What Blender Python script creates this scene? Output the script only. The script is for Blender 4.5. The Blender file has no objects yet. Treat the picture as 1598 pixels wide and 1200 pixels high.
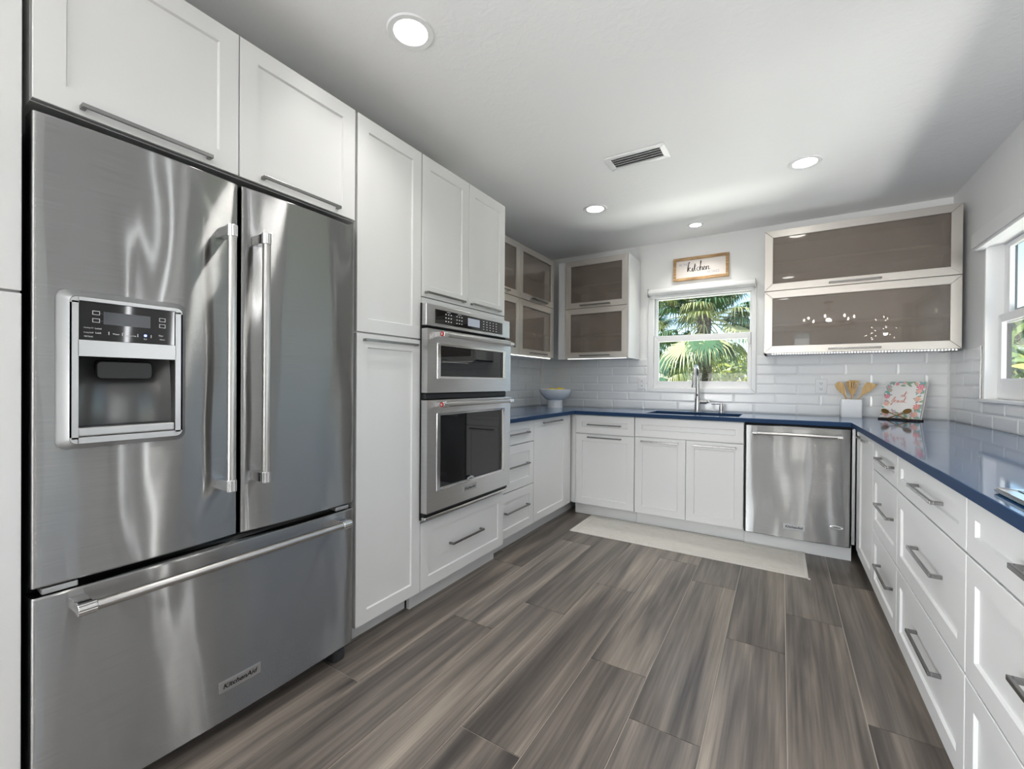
import bpy, bmesh, math, random
from mathutils import Matrix, Vector
random.seed(7)
S = bpy.context.scene
COL = S.collection

# ------------------------------------------------------------------ camera, sky, sun, large lights, exposure
CAM_H = 1.159
def make_camera():
    f, yaw, pit, rol = 679.34, 0.554416, -0.004544, 0.0070057
    R = Vector((math.cos(yaw), math.sin(yaw), 0)); F = Vector((-math.sin(yaw), math.cos(yaw), 0)); U = Vector((0, 0, 1))
    F2 = F*math.cos(pit) + U*math.sin(pit); U2 = U*math.cos(pit) - F*math.sin(pit)
    R3 = R*math.cos(rol) + U2*math.sin(rol); U3 = U2*math.cos(rol) - R*math.sin(rol)
    cd = bpy.data.cameras.new('camera'); cd.sensor_width = 36.0; cd.sensor_fit = 'HORIZONTAL'
    cd.lens = f/1598*36.0; cd.clip_start = 0.02; cd.clip_end = 300
    co = bpy.data.objects.new('camera', cd); COL.objects.link(co)
    m = Matrix.Identity(4)
    for i in range(3):
        m[i][0] = R3[i]; m[i][1] = U3[i]; m[i][2] = -F2[i]
    m[0][3], m[1][3], m[2][3] = 0, 0, CAM_H
    co.matrix_world = m
    S.camera = co
make_camera()

S.view_settings.view_transform = 'Standard'
S.view_settings.look = 'None'
S.view_settings.gamma = 1.0
S.view_settings.use_curve_mapping = False
S.view_settings.exposure = 0.39
S.cycles.use_denoising = True
S.cycles.sample_clamp_indirect = 8.0
S.cycles.caustics_reflective = False
S.cycles.caustics_refractive = False
S.cycles.max_bounces = 10

W = bpy.data.worlds.new('world'); S.world = W; W.use_nodes = True
nt = W.node_tree; nt.nodes.clear()
wo = nt.nodes.new('ShaderNodeOutputWorld'); bg = nt.nodes.new('ShaderNodeBackground')
sky = nt.nodes.new('ShaderNodeTexSky'); sky.sky_type = 'NISHITA'; sky.sun_disc = False
sky.sun_elevation = math.radians(48); sky.sun_rotation = math.radians(200); sky.air_density = 1.0; sky.dust_density = 0.6; sky.ozone_density = 1.5
bg.inputs['Strength'].default_value = 0.26
nt.links.new(sky.outputs[0], bg.inputs[0]); nt.links.new(bg.outputs[0], wo.inputs[0])

def light(name, kind, loc, energy, color=(1, 1, 1), direction=None, parent=None, **kw):
    d = bpy.data.lights.new(name, kind); d.energy = energy; d.color = color
    for k, v in kw.items(): setattr(d, k, v)
    o = bpy.data.objects.new(name, d); COL.objects.link(o); o.location = loc
    if direction: o.rotation_euler = Vector(direction).to_track_quat('-Z', 'Y').to_euler()
    if parent: o.parent = parent
    return o
light('sun', 'SUN', (0, -5, 12), 6.0, (1, .95, .86), (0.45, 0.62, -0.75), angle=math.radians(.6))
# unseen area lamps standing in for daylight, behind and beside the camera
DAY = (0.96, 0.98, 1.0)
light('daylight_rear_window', 'AREA', (-1.5, -3.98, .95), 60, DAY, (.12, 1, 1.1), shape='RECTANGLE', size=1.5, size_y=1.5)
light('daylight_rear_sidelight', 'AREA', (.38, -3.98, 1.25), 3.5, DAY, (0, 1, .3), shape='RECTANGLE', size=.28, size_y=2.0)
light('added_fill_left', 'AREA', (-2.21, -2.1, .85), 165, DAY, (1, .60, 1.5), shape='RECTANGLE', size=2.6, size_y=1.3)  # unseen lamp added to light the right cabinets, right wall and ceiling
light('daylight_side_doors', 'AREA', (4.97, -.9, .8), 12, DAY, (-1, .12, 1.6), shape='RECTANGLE', size=3.0, size_y=1.3)
light('added_streak_far', 'AREA', (3.0, 1.78, 1.5), 5.5, DAY, (-.2, -1, .05), shape='RECTANGLE', size=.07, size_y=1.3)  # narrow lamp added to draw a vertical streak on the refrigerator
light('added_streak_near', 'AREA', (1.85, 1.78, 1.5), 5.5, DAY, (-.2, -1, .05), shape='RECTANGLE', size=.07, size_y=1.3)  # second slim lamp, added for another refrigerator streak
light('added_fill_side_window', 'AREA', (2.3, 2.75, .45), 46, (1, .98, .94), (-1, 0, .72), shape='RECTANGLE', size=1.6, size_y=.7)  # lamp hidden under the side window sill, added to lift the ceiling
# unseen lamp below the sink window sill, added to brighten the ceiling
light('added_fill_sink_window', 'AREA', (-.75, 6.0, .45), 118, (1, .98, .94), (0, -1, .62), shape='RECTANGLE', size=3.2, size_y=.7)

# ------------------------------------------------------------------ materials
MAT = {}
def mat(name, color=(.8, .8, .8), rough=.5, metal=0, spec=.5, coat=0, coat_rough=.03, trans=0, ior=1.45, emit=None, estr=0, aniso=0, alpha=1):
    m = bpy.data.materials.new(name); m.use_nodes = True
    b = m.node_tree.nodes['Principled BSDF']
    I = b.inputs
    I['Base Color'].default_value = (*color, 1); I['Roughness'].default_value = rough; I['Metallic'].default_value = metal
    I['Specular IOR Level'].default_value = spec; I['Coat Weight'].default_value = coat; I['Coat Roughness'].default_value = coat_rough
    I['Transmission Weight'].default_value = trans; I['IOR'].default_value = ior; I['Anisotropic'].default_value = aniso; I['Alpha'].default_value = alpha
    if emit: I['Emission Color'].default_value = (*emit, 1); I['Emission Strength'].default_value = estr
    MAT[name] = m
    return m
def nodes(m): return m.node_tree.nodes, m.node_tree.links, m.node_tree.nodes['Principled BSDF']
def N(m, t, **kw):
    n = m.node_tree.nodes.new(t)
    for k, v in kw.items(): setattr(n, k, v)
    return n
def bump(m, height_socket, strength=.3, dist=.01):
    ns, ln, b = nodes(m); bp = N(m, 'ShaderNodeBump'); bp.inputs['Strength'].default_value = strength; bp.inputs['Distance'].default_value = dist
    ln.new(height_socket, bp.inputs['Height']); ln.new(bp.outputs[0], b.inputs['Normal'])
def noise(m, scale, detail=3, rough=.5, vec_scale=None, coord='Object', distortion=0):
    ns, ln, b = nodes(m); tc = N(m, 'ShaderNodeTexCoord'); n = N(m, 'ShaderNodeTexNoise')
    n.inputs['Scale'].default_value = scale; n.inputs['Detail'].default_value = detail; n.inputs['Roughness'].default_value = rough; n.inputs['Distortion'].default_value = distortion
    if vec_scale:
        mp = N(m, 'ShaderNodeMapping'); mp.inputs['Scale'].default_value = vec_scale
        ln.new(tc.outputs[coord], mp.inputs[0]); ln.new(mp.outputs[0], n.inputs['Vector'])
    else: ln.new(tc.outputs[coord], n.inputs['Vector'])
    return n
def ramp(m, sock, stops):
    r = N(m, 'ShaderNodeValToRGB'); ln = m.node_tree.links
    while len(r.color_ramp.elements) < len(stops): r.color_ramp.elements.new(.5)
    for e, (p, c) in zip(r.color_ramp.elements, stops): e.position = p; e.color = (*c, 1)
    ln.new(sock, r.inputs[0]); return r

cab = mat('white_lacquer', (.765, .765, .76), .34)
wallp = mat('white_wall_paint', (.82, .82, .81), .6); n = noise(wallp, 180, 4); bump(wallp, n.outputs[0], .15, .002)
ceilm = mat('textured_ceiling_paint', (.90, .90, .895), .7)
n = noise(ceilm, 26, 5, .55, distortion=.6); r = ramp(ceilm, n.outputs[0], [(.45, (0, 0, 0)), (.62, (1, 1, 1))]); bump(ceilm, r.outputs[0], .14, .003)
trimw = mat('white_vinyl', (.83, .83, .83), .3)
tile = mat('glossy_white_tile', (.84, .84, .835), .20, spec=.5)
grout = mat('white_grout', (.80, .80, .795), .7)
blue = mat('blue_quartz', (.028, .068, .150), .06, spec=.75)
n = noise(blue, 900, 2); r = ramp(blue, n.outputs[0], [(.3, (.030, .088, .200)), (.75, (.042, .112, .245))]); blue.node_tree.links.new(r.outputs[0], blue.node_tree.nodes['Principled BSDF'].inputs['Base Color'])
bluee = mat('honed_blue_edge', (.016, .043, .105), .55, spec=.15)
sinkm = mat('blue_composite', (.022, .055, .125), .3)

def steel(name, color, rough, aniso, amp, scale):
    # horizontally brushed sheet: sharp across the grain direction, strongly blurred up and down, with a slight waviness
    m = mat(name, color, rough, 1.0); ns, ln, b = nodes(m); out = [n for n in ns if n.type == 'OUTPUT_MATERIAL'][0]
    g = N(m, 'ShaderNodeBsdfAnisotropic'); g.distribution = 'GGX'; g.inputs['Roughness'].default_value = rough; g.inputs['Anisotropy'].default_value = aniso
    t = N(m, 'ShaderNodeTangent'); t.direction_type = 'RADIAL'; t.axis = 'Z'; ln.new(t.outputs[0], g.inputs['Tangent'])
    n1 = noise(m, scale, 1.5, .4, (1, 1, .28)); bp = N(m, 'ShaderNodeBump'); bp.inputs['Strength'].default_value = 1; bp.inputs['Distance'].default_value = amp
    ln.new(n1.outputs[0], bp.inputs['Height']); ln.new(bp.outputs[0], g.inputs['Normal'])
    n2 = noise(m, 400, 2, .5, (.02, .02, 1)); r2 = ramp(m, n2.outputs[0], [(.3, tuple(c*.95 for c in color)), (.7, tuple(min(1, c*1.04) for c in color))])
    ln.new(r2.outputs[0], g.inputs['Color']); ln.new(g.outputs[0], out.inputs['Surface'])
    return m
st_fridge = steel('brushed_stainless', (.38, .38, .377), .26, .86, .026, 3.8)
st_dw = steel('brushed_stainless_wavy', (.36, .36, .357), .27, .84, .018, 4.6)
st_oven = steel('brushed_stainless_flat', (.66, .66, .66), .30, .60, .002, 3)
chrome = mat('polished_steel', (.72, .72, .72), .14, 1)
satin = mat('satin_nickel', (.50, .49, .48), .28, 1)
pullm = mat('brushed_nickel_pull', (.27, .265, .26), .26, 1)
silver = mat('silver_plastic', (.50, .505, .51), .30, .75)
dark = mat('dark_grey_enamel', (.045, .046, .05), .45)
blackp = mat('black_plastic', (.012, .012, .013), .35)
gap = mat('black_gap', (.006, .006, .006), .8)
cavity = mat('dark_glossy_plastic', (.11, .11, .11), .22, .5)
glossblk = mat('black_glass', (.006, .006, .007), .04, spec=.6)
glassdark = mat('dark_oven_glass', (.010, .010, .011), .03, spec=.7)
ink = mat('black_ink', (.01, .01, .012), .5)
printw = mat('white_print', (.75, .75, .78), .5)
screen = mat('display_screen', (.05, .055, .065), .15)
screenl = mat('lit_display_screen', (.12, .13, .15), .15, emit=(.55, .60, .70), estr=.35)
led_blue = mat('blue_indicator', (.05, .1, .9), .3, emit=(.12, .2, 1.0), estr=6)
red = mat('red_medallion', (.42, .02, .015), .25)
alum = mat('champagne_aluminium', (.60, .565, .525), .33, .85)
glass = mat('clear_glass', (1, 1, 1), 0, trans=1, ior=1.45)
def clear_glass_shader(m):
    # thin architectural pane: mostly see-through with a Fresnel reflection, the same for every viewer
    ns = m.node_tree.nodes; ln = m.node_tree.links; ns.clear()
    o = ns.new('ShaderNodeOutputMaterial'); mx = ns.new('ShaderNodeMixShader'); t = ns.new('ShaderNodeBsdfTransparent'); g = ns.new('ShaderNodeBsdfGlossy'); lw = ns.new('ShaderNodeLayerWeight')
    p = ns.new('ShaderNodeMath'); p.operation = 'POWER'; p.inputs[1].default_value = 5; q = ns.new('ShaderNodeMath'); q.operation = 'MULTIPLY_ADD'; q.inputs[1].default_value = .85; q.inputs[2].default_value = .012
    t.inputs[0].default_value = (.97, .985, .975, 1); g.inputs['Roughness'].default_value = 0.0; lw.inputs['Blend'].default_value = .5
    ln.new(lw.outputs['Facing'], p.inputs[0]); ln.new(p.outputs[0], q.inputs[0]); ln.new(q.outputs[0], mx.inputs[0]); ln.new(t.outputs[0], mx.inputs[1]); ln.new(g.outputs[0], mx.inputs[2]); ln.new(mx.outputs[0], o.inputs[0])
clear_glass_shader(glass)
frost = mat('bronze_frosted_glass', (.52, .43, .36), .26, trans=.72, spec=.5, coat=.9, coat_rough=.012, ior=1.15)
backm = mat('depth_shade_panel', (.20, .165, .14), .6)  # dark brown painted in for the shade deep behind the bronze glass
melam = mat('white_melamine', (.85, .83, .80), .5)
lens = mat('lamp_lens', (1, 1, 1), .4, emit=(1, .985, .95), estr=14)
diode = mat('led_diode', (1, 1, 1), .4, emit=(1, .98, .94), estr=3.5)
bulbm = mat('frosted_bulb', (1, 1, 1), .4, emit=(1, .93, .82), estr=30)
ceram = mat('white_ceramic', (.83, .83, .83), .18)
lemon = mat('lemon_skin', (.80, .62, .03), .38); n = noise(lemon, 160, 2); bump(lemon, n.outputs[0], .3, .002)
woodu = mat('bamboo_wood', (.66, .43, .18), .5)
n = noise(woodu, 30, 3, .5, (3, 3, .3)); r = ramp(woodu, n.outputs[0], [(.3, (.56, .34, .13)), (.7, (.74, .51, .24))]); woodu.node_tree.links.new(r.outputs[0], woodu.node_tree.nodes['Principled BSDF'].inputs['Base Color'])
frw = mat('rustic_wood', (.42, .26, .13), .6)
n = noise(frw, 18, 4, .6, (.5, 4, 4)); r = ramp(frw, n.outputs[0], [(.3, (.22, .12, .05)), (.55, (.48, .30, .14)), (.75, (.66, .48, .26))]); frw.node_tree.links.new(r.outputs[0], frw.node_tree.nodes['Principled BSDF'].inputs['Base Color'])
signw = mat('cream_board', (.80, .74, .69), .6)
paper = mat('book_cover_paper', (.82, .79, .76), .35)
pagem = mat('page_edges', (.70, .66, .60), .8)
brass = mat('antique_brass', (.45, .28, .10), .28, 1)
iron = mat('dark_bronze', (.05, .035, .025), .4, .7)
for nm, c in dict(f_teal=(.22, .47, .45), f_pink=(.72, .20, .28), f_rose=(.80, .42, .42), f_peach=(.85, .55, .38), f_coral=(.78, .28, .22), f_green=(.28, .40, .26), f_grey=(.38, .38, .44)).items(): mat(nm, c, .5)
rosegold = mat('rose_gold_foil', (.70, .36, .30), .4)
curtain = mat('white_curtain', (.80, .80, .79), .9)
rugm = mat('cream_woven_rug', (.66, .63, .58), .95)
n = noise(rugm, 60, 3, .6, (.35, 1.6, 1)); r = ramp(rugm, n.outputs[0], [(.40, (.67, .645, .60)), (.66, (.62, .59, .54)), (.74, (.40, .37, .33))]); rugm.node_tree.links.new(r.outputs[0], rugm.node_tree.nodes['Principled BSDF'].inputs['Base Color'])
n2 = noise(rugm, 420, 2); bump(rugm, n2.outputs[0], .5, .003)
rugb = mat('cream_rug_hem', (.68, .655, .61), .95); n2 = noise(rugb, 500, 2); bump(rugb, n2.outputs[0], .4, .002)
lawn = mat('lawn', (.16, .24, .05), .9); n = noise(lawn, 8, 5); r = ramp(lawn, n.outputs[0], [(.3, (.10, .17, .03)), (.7, (.30, .34, .09))]); lawn.node_tree.links.new(r.outputs[0], lawn.node_tree.nodes['Principled BSDF'].inputs['Base Color'])
palm_g = mat('palm_leaf', (.075, .155, .08), .4); palm_y = mat('palm_leaf_pale', (.46, .48, .24), .5); palm_t = mat('palm_trunk', (.10, .085, .07), .9)
n = noise(palm_t, 14, 4, .6, (1, 1, 2)); r = ramp(palm_t, n.outputs[0], [(.35, (.04, .033, .028)), (.7, (.20, .165, .13))]); palm_t.node_tree.links.new(r.outputs[0], palm_t.node_tree.nodes['Principled BSDF'].inputs['Base Color'])
for m_ in (palm_g, palm_y): m_.node_tree.nodes['Principled BSDF'].inputs['Transmission Weight'].default_value = 0.0
bush_a = mat('bush_leaf', (.20, .30, .10), .55); bush_b = mat('yellow_leaf', (.48, .50, .12), .55); bush_c = mat('pale_leaf', (.36, .42, .26), .55)
siding = mat('white_siding', (.75, .75, .74), .6)
darkframe = mat('dark_screen_frame', (.035, .035, .035), .5)

def floor_material():
    m = mat('wood_look_plank', (.2, .17, .15), .30, spec=.55); ns, ln, b = nodes(m)
    tc = N(m, 'ShaderNodeTexCoord'); at = N(m, 'ShaderNodeAttribute', attribute_name='plank')
    off = N(m, 'ShaderNodeVectorMath', operation='MULTIPLY'); off.inputs[1].default_value = (3.0, 17.0, 9.0); ln.new(at.outputs['Color'], off.inputs[0])
    add = N(m, 'ShaderNodeVectorMath', operation='ADD'); ln.new(tc.outputs['Object'], add.inputs[0]); ln.new(off.outputs[0], add.inputs[1])
    def nz(sx, sy, detail, rough, dist=0):
        mp = N(m, 'ShaderNodeMapping'); mp.inputs['Scale'].default_value = (sx, sy, 1); ln.new(add.outputs[0], mp.inputs[0])
        n = N(m, 'ShaderNodeTexNoise'); n.inputs['Scale'].default_value = 1; n.inputs['Detail'].default_value = detail; n.inputs['Roughness'].default_value = rough; n.inputs['Distortion'].default_value = dist
        ln.new(mp.outputs[0], n.inputs['Vector']); return n
    a = nz(11, .75, 3, .55, .5); f = nz(70, 1.6, 5, .65); s = nz(30, .5, 2, .5)
    r = ramp(m, a.outputs[0], [(.30, (.068, .060, .055)), (.45, (.138, .119, .105)), (.58, (.222, .192, .166)), (.72, (.315, .270, .228))])
    r2 = ramp(m, f.outputs[0], [(.35, (.70, .70, .70)), (.66, (1.22, 1.2, 1.18))])
    mu = N(m, 'ShaderNodeMixRGB', blend_type='MULTIPLY'); mu.inputs[0].default_value = 1; ln.new(r.outputs[0], mu.inputs[1]); ln.new(r2.outputs[0], mu.inputs[2])
    r3 = ramp(m, s.outputs[0], [(.60, (0, 0, 0)), (.70, (1, 1, 1))])
    mx = N(m, 'ShaderNodeMixRGB'); mx.inputs[2].default_value = (.31, .26, .215, 1)
    ml = N(m, 'ShaderNodeMath', operation='MULTIPLY'); ml.inputs[1].default_value = .35; ln.new(r3.outputs[0], ml.inputs[0]); ln.new(ml.outputs[0], mx.inputs[0]); ln.new(mu.outputs[0], mx.inputs[1])
    sep = N(m, 'ShaderNodeSeparateColor'); ln.new(at.outputs['Color'], sep.inputs[0])
    mr = N(m, 'ShaderNodeMapRange'); mr.inputs['To Min'].default_value = .74; mr.inputs['To Max'].default_value = 1.28; ln.new(sep.outputs[2], mr.inputs[0])
    sc = N(m, 'ShaderNodeVectorMath', operation='SCALE'); ln.new(mx.outputs[0], sc.inputs[0]); ln.new(mr.outputs[0], sc.inputs['Scale'])
    ln.new(sc.outputs[0], b.inputs['Base Color'])
    bump(m, f.outputs[0], .12, .002)
    return m
plank = floor_material()
fgrout = mat('pale_floor_grout', (.46, .41, .36), .8)

# ------------------------------------------------------------------ mesh building
ORG = {}
def newname(o): return o
def tag(o, label=None, cat=None, group=None, kind=None):
    if label: o['label'] = label
    if cat: o['category'] = cat
    if group: o['group'] = group
    if kind: o['kind'] = kind
    return o
def thing(name, label, cat, loc, group=None):
    o = bpy.data.objects.new(name, None); o.empty_display_size = .05; COL.objects.link(o); o.location = loc; ORG[o] = Vector(loc)
    return tag(o, label, cat, group)

def FL(X): return Matrix(((0, 1, 0, X), (1, 0, 0, 0), (0, 0, 1, 0), (0, 0, 0, 1)))     # (u,d,z): faces +X, u runs along Y
def FR(X): return Matrix(((0, -1, 0, X), (1, 0, 0, 0), (0, 0, 1, 0), (0, 0, 0, 1)))    # faces -X
def FB(Y): return Matrix(((1, 0, 0, 0), (0, -1, 0, Y), (0, 0, 1, 0), (0, 0, 0, 1)))    # faces -Y, u runs along X
ID = Matrix.Identity(4)

class MB:
    def __init__(s, M=ID): s.v = []; s.f = []; s.mi = []; s.M = M
    def add(s, vs, fs, mi=0):
        o = len(s.v); s.v += [s.M @ Vector(p) for p in vs]; s.f += [tuple(i+o for i in f) for f in fs]; s.mi += [mi]*len(fs)
    def box(s, a0, a1, b0, b1, c0, c1, mi=0):
        vs = [(x, y, z) for x in (a0, a1) for y in (b0, b1) for z in (c0, c1)]
        s.add(vs, [(0, 1, 3, 2), (4, 6, 7, 5), (0, 4, 5, 1), (2, 3, 7, 6), (0, 2, 6, 4), (1, 5, 7, 3)], mi); return s
    def tube(s, p0, p1, r, r1=None, seg=20, mi=0, caps=True):
        p0 = Vector(p0); p1 = Vector(p1); r1 = r if r1 is None else r1
        ax = (p1-p0).normalized(); q = ax.to_track_quat('Z', 'Y'); ex = q @ Vector((1, 0, 0)); ey = q @ Vector((0, 1, 0))
        vs = []
        for k in range(seg):
            a = 2*math.pi*k/seg; d = ex*math.cos(a)+ey*math.sin(a); vs += [p0+d*r, p1+d*r1]
        fs = [(2*k, 2*((k+1) % seg), 2*((k+1) % seg)+1, 2*k+1) for k in range(seg)]
        if caps: fs += [tuple(2*k for k in range(seg)), tuple(2*k+1 for k in reversed(range(seg)))]
        s.add(vs, fs, mi); return s
    def path(s, pts, radii, seg=10, mi=0):
        pts = [Vector(p) for p in pts]; n = len(pts)
        if not hasattr(radii, '__len__'): radii = [radii]*n
        vs = []; up = None
        for i, p in enumerate(pts):
            t = (pts[min(i+1, n-1)]-pts[max(i-1, 0)]).normalized()
            if up is None: up = t.orthogonal().normalized()
            else: up = (up - t*up.dot(t)).normalized()
            b = t.cross(up)
            for k in range(seg):
                a = 2*math.pi*k/seg; vs.append(p+(up*math.cos(a)+b*math.sin(a))*radii[i])
        fs = [(i*seg+k, i*seg+(k+1) % seg, (i+1)*seg+(k+1) % seg, (i+1)*seg+k) for i in range(n-1) for k in range(seg)]
        fs += [tuple(range(seg)), tuple((n-1)*seg+k for k in reversed(range(seg)))]
        s.add(vs, fs, mi); return s
    def lathe(s, prof, c=(0, 0, 0), seg=40, mi=0):
        n = len(prof); vs = []
        for (r, z) in prof:
            for k in range(seg):
                a = 2*math.pi*k/seg; vs.append((c[0]+r*math.cos(a), c[1]+r*math.sin(a), c[2]+z))
        fs = [(i*seg+k, i*seg+(k+1) % seg, (i+1)*seg+(k+1) % seg, (i+1)*seg+k) for i in range(n-1) for k in range(seg)]
        s.add(vs, fs, mi); return s
    def prism(s, poly, d0, d1, mi=0):
        """poly of (u,z), extruded along d"""
        n = len(poly); vs = [(u, d0, z) for u, z in poly]+[(u, d1, z) for u, z in poly]
        fs = [tuple(range(n)), tuple(range(2*n-1, n-1, -1))]+[(k, (k+1) % n, n+(k+1) % n, n+k) for k in range(n)]
        s.add(vs, fs, mi); return s
    def ring(s, o, i, d0, d1, mi=0, mitre=0.0):
        """rectangular frame between outer (u0,u1,z0,z1) and inner rectangle, four mitred bars"""
        O = [(o[0], o[2]), (o[1], o[2]), (o[1], o[3]), (o[0], o[3])]; J = [(i[0], i[2]), (i[1], i[2]), (i[1], i[3]), (i[0], i[3])]
        for k in range(4):
            l = (k+1) % 4
            a, b, c, d = Vector(O[k]), Vector(O[l]), Vector(J[l]), Vector(J[k])
            if mitre:
                e = (b-a).normalized()*mitre; a, b, c, d = a+e, b-e, c-e, d+e
            s.prism([tuple(a), tuple(b), tuple(c), tuple(d)], d0, d1, mi)
        return s
    def shaker(s, u0, u1, z0, z1, t=.02, rail=.058, rec=.008, d=0.0, mi=0):
        rail = min(rail, (z1-z0)*.36)
        def rect(i, dd): return [(u0+i, dd, z0+i), (u1-i, dd, z0+i), (u1-i, dd, z1-i), (u0+i, dd, z1-i)]
        L = [rect(0, d-t), rect(0, d-.0015), rect(.0015, d), rect(rail, d), rect(rail+.0035, d-rec)]
        vs = [p for l in L for p in l]; fs = [(3, 2, 1, 0)]
        for k in range(4):
            for j in range(4): fs.append((k*4+j, k*4+(j+1) % 4, (k+1)*4+(j+1) % 4, (k+1)*4+j))
        fs.append((16, 17, 18, 19)); s.add(vs, fs, mi); return s
    def pull(s, u0, u1, z, out=.024, w=.0055, t=.008, mi=0):
        s.box(u0, u1, out-t, out, z-w, z+w, mi); s.box(u0, u0+.011, -.0085, out-t, z-w, z+w, mi); s.box(u1-.011, u1, -.0085, out-t, z-w, z+w, mi); return s
    def roundrect(s, u0, u1, z0, z1, r, n=6):
        out = []
        for cx, cz, a0 in ((u1-r, z1-r, 0), (u0+r, z1-r, 90), (u0+r, z0+r, 180), (u1-r, z0+r, 270)):
            for k in range(n+1):
                a = math.radians(a0+90*k/n); out.append((cx+r*math.cos(a), cz+r*math.sin(a)))
        return out
    def loft(s, loops, mi=0, cap0=True, cap1=True):
        n = len(loops[0]); vs = [p for l in loops for p in l]; fs = []
        for i in range(len(loops)-1):
            for k in range(n): fs.append((i*n+k, i*n+(k+1) % n, (i+1)*n+(k+1) % n, (i+1)*n+k))
        if cap0: fs.append(tuple(range(n-1, -1, -1)))
        if cap1: fs.append(tuple((len(loops)-1)*n+k for k in range(n)))
        s.add(vs, fs, mi); return s
    def build(s, name, mats, parent=None, origin=None, bevel=0, smooth=None, recalc=True, segs=2):
        me = bpy.data.meshes.new(name)
        org = ORG[parent] if parent is not None else Vector(origin or (0, 0, 0))
        me.from_pydata([tuple(p-org) for p in s.v], [], s.f)
        if not isinstance(mats, (list, tuple)): mats = [mats]
        for m in mats: me.materials.append(m)
        me.polygons.foreach_set('material_index', s.mi)
        if recalc:
            bm = bmesh.new(); bm.from_mesh(me); bmesh.ops.recalc_face_normals(bm, faces=bm.faces); bm.to_mesh(me); bm.free()
        o = bpy.data.objects.new(name, me); COL.objects.link(o)
        if parent is not None: o.parent = parent
        else: o.location = org
        ORG[o] = org
        if smooth:
            me.polygons.foreach_set('use_smooth', [True]*len(me.polygons)); me.set_sharp_from_angle(angle=math.radians(smooth))
        if bevel:
            b = o.modifiers.new('bevel', 'BEVEL'); b.width = bevel; b.segments = segs; b.limit_method = 'ANGLE'; b.angle_limit = math.radians(40)
        me.update()
        return o
def struct(o): o['kind'] = 'structure'; return o

def catmull(pts, n=6):
    P = [Vector(p) for p in pts]; P = [P[0]]+P+[P[-1]]; out = []
    for i in range(1, len(P)-2):
        for k in range(n):
            t = k/n; a, b, c, d = P[i-1:i+3]
            out.append(.5*((2*b)+(c-a)*t+(2*a-5*b+4*c-d)*t*t+(3*b-a-3*c+d)*t**3))
    out.append(P[-2]); return out
def ribbon(mb, pts, w, place, lift=0, mi=0):
    """flat pen stroke: pts 2-D, place maps (x,y,lift) to the frame of mb"""
    P = catmull([(p[0], p[1], 0) for p in pts]); vs = []
    for i, p in enumerate(P):
        t = (P[min(i+1, len(P)-1)]-P[max(i-1, 0)]); t = t.normalized() if t.length > 1e-9 else Vector((1, 0, 0))
        nrm = Vector((-t.y, t.x, 0)); ww = w*(.55+.75*abs(t.y))
        a, b = p+nrm*ww/2, p-nrm*ww/2; vs += [place(a.x, a.y, lift), place(b.x, b.y, lift)]
    mb.add(vs, [(2*i, 2*i+2, 2*i+3, 2*i+1) for i in range(len(P)-1)], mi)
def text_mesh(name, body, org, right, up, width, height, mats, parent, depth=.0006, shear=0.0, bold=0.0, space=1.0):
    c = bpy.data.curves.new(name, 'FONT'); c.body = body; c.size = 1; c.shear = shear; c.offset = bold; c.resolution_u = 3; c.space_character = space
    t = bpy.data.objects.new(name, c); COL.objects.link(t); bpy.context.view_layer.update()
    dg = bpy.context.evaluated_depsgraph_get(); me = bpy.data.meshes.new_from_object(t.evaluated_get(dg)); bpy.data.objects.remove(t)
    xs = [v.co.x for v in me.vertices]; ys = [v.co.y for v in me.vertices]; x0, x1, y0, y1 = min(xs), max(xs), min(ys), max(ys)
    right = Vector(right).normalized(); up = Vector(up).normalized(); nrm = right.cross(up)
    sx = width/(x1-x0); sy = height/(y1-y0); o0 = Vector(org)+nrm*depth-ORG[parent]
    for v in me.vertices: v.co = o0+right*((v.co.x-x0)*sx)+up*((v.co.y-y0)*sy)
    me.materials.clear(); me.materials.append(mats)
    o = bpy.data.objects.new(name, me); COL.objects.link(o); o.parent = parent; ORG[o] = ORG[parent]
    return o

# ------------------------------------------------------------------ measures
XWL, XWR, YW, CEIL = -2.235, 1.006, 4.19, 2.472
XL, XLB, XR, YB = -1.527, -1.57, .41, 3.548
CT0, CT1 = .886, .917

# ------------------------------------------------------------------ the room
def floor():
    mb = MB(); cols = []
    mb.box(-2.4, 5.1, -4.1, 4.3, -.06, -.0025, 1); cols += [(0, 0, 0)]*6
    w = .234; L = 1.247; g = .0019
    joint = {0: 2.207, 1: 1.496, 2: 1.737, 3: 1.157, 4: 1.99, 5: 1.69, 6: 1.117, -1: 2.60, -2: 1.904}
    for k in range(-22, 12):
        x1 = .025-w*k; x0 = x1-w
        if x1 < -2.3: continue
        j = joint.get(k, 1.2+random.random()*1.2)
        y = j-L*6
        while y < 4.19:
            y0, y1 = max(y, -4.0), min(y+L, 4.19 if x0 < 1.0 else 1.8)
            if y1-y0 > .02:
                mb.box(x0+g, x1-g, y0+g, y1-g, -.004, 0, 0); c = (random.random(), random.random(), random.random()); cols += [c]*6
            y += L
    o = struct(mb.build('floor', [plank, fgrout], bevel=0))
    me = o.data; a = me.color_attributes.new('plank', 'FLOAT_COLOR', 'CORNER')
    for p in me.polygons:
        for li in p.loop_indices: a.data[li].color = (*cols[p.index], 1)
floor()
YO = 1.80   # right of this line's end the kitchen opens over the counter into the dining area
cm = MB().box(XWL-.15, XWR+.14, -4.1, YW+.15, CEIL, CEIL+.12); cm.box(XWR+.14, 5.1, -4.1, YO+.1, CEIL, CEIL+.12); struct(cm.build('ceiling', ceilm))
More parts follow.
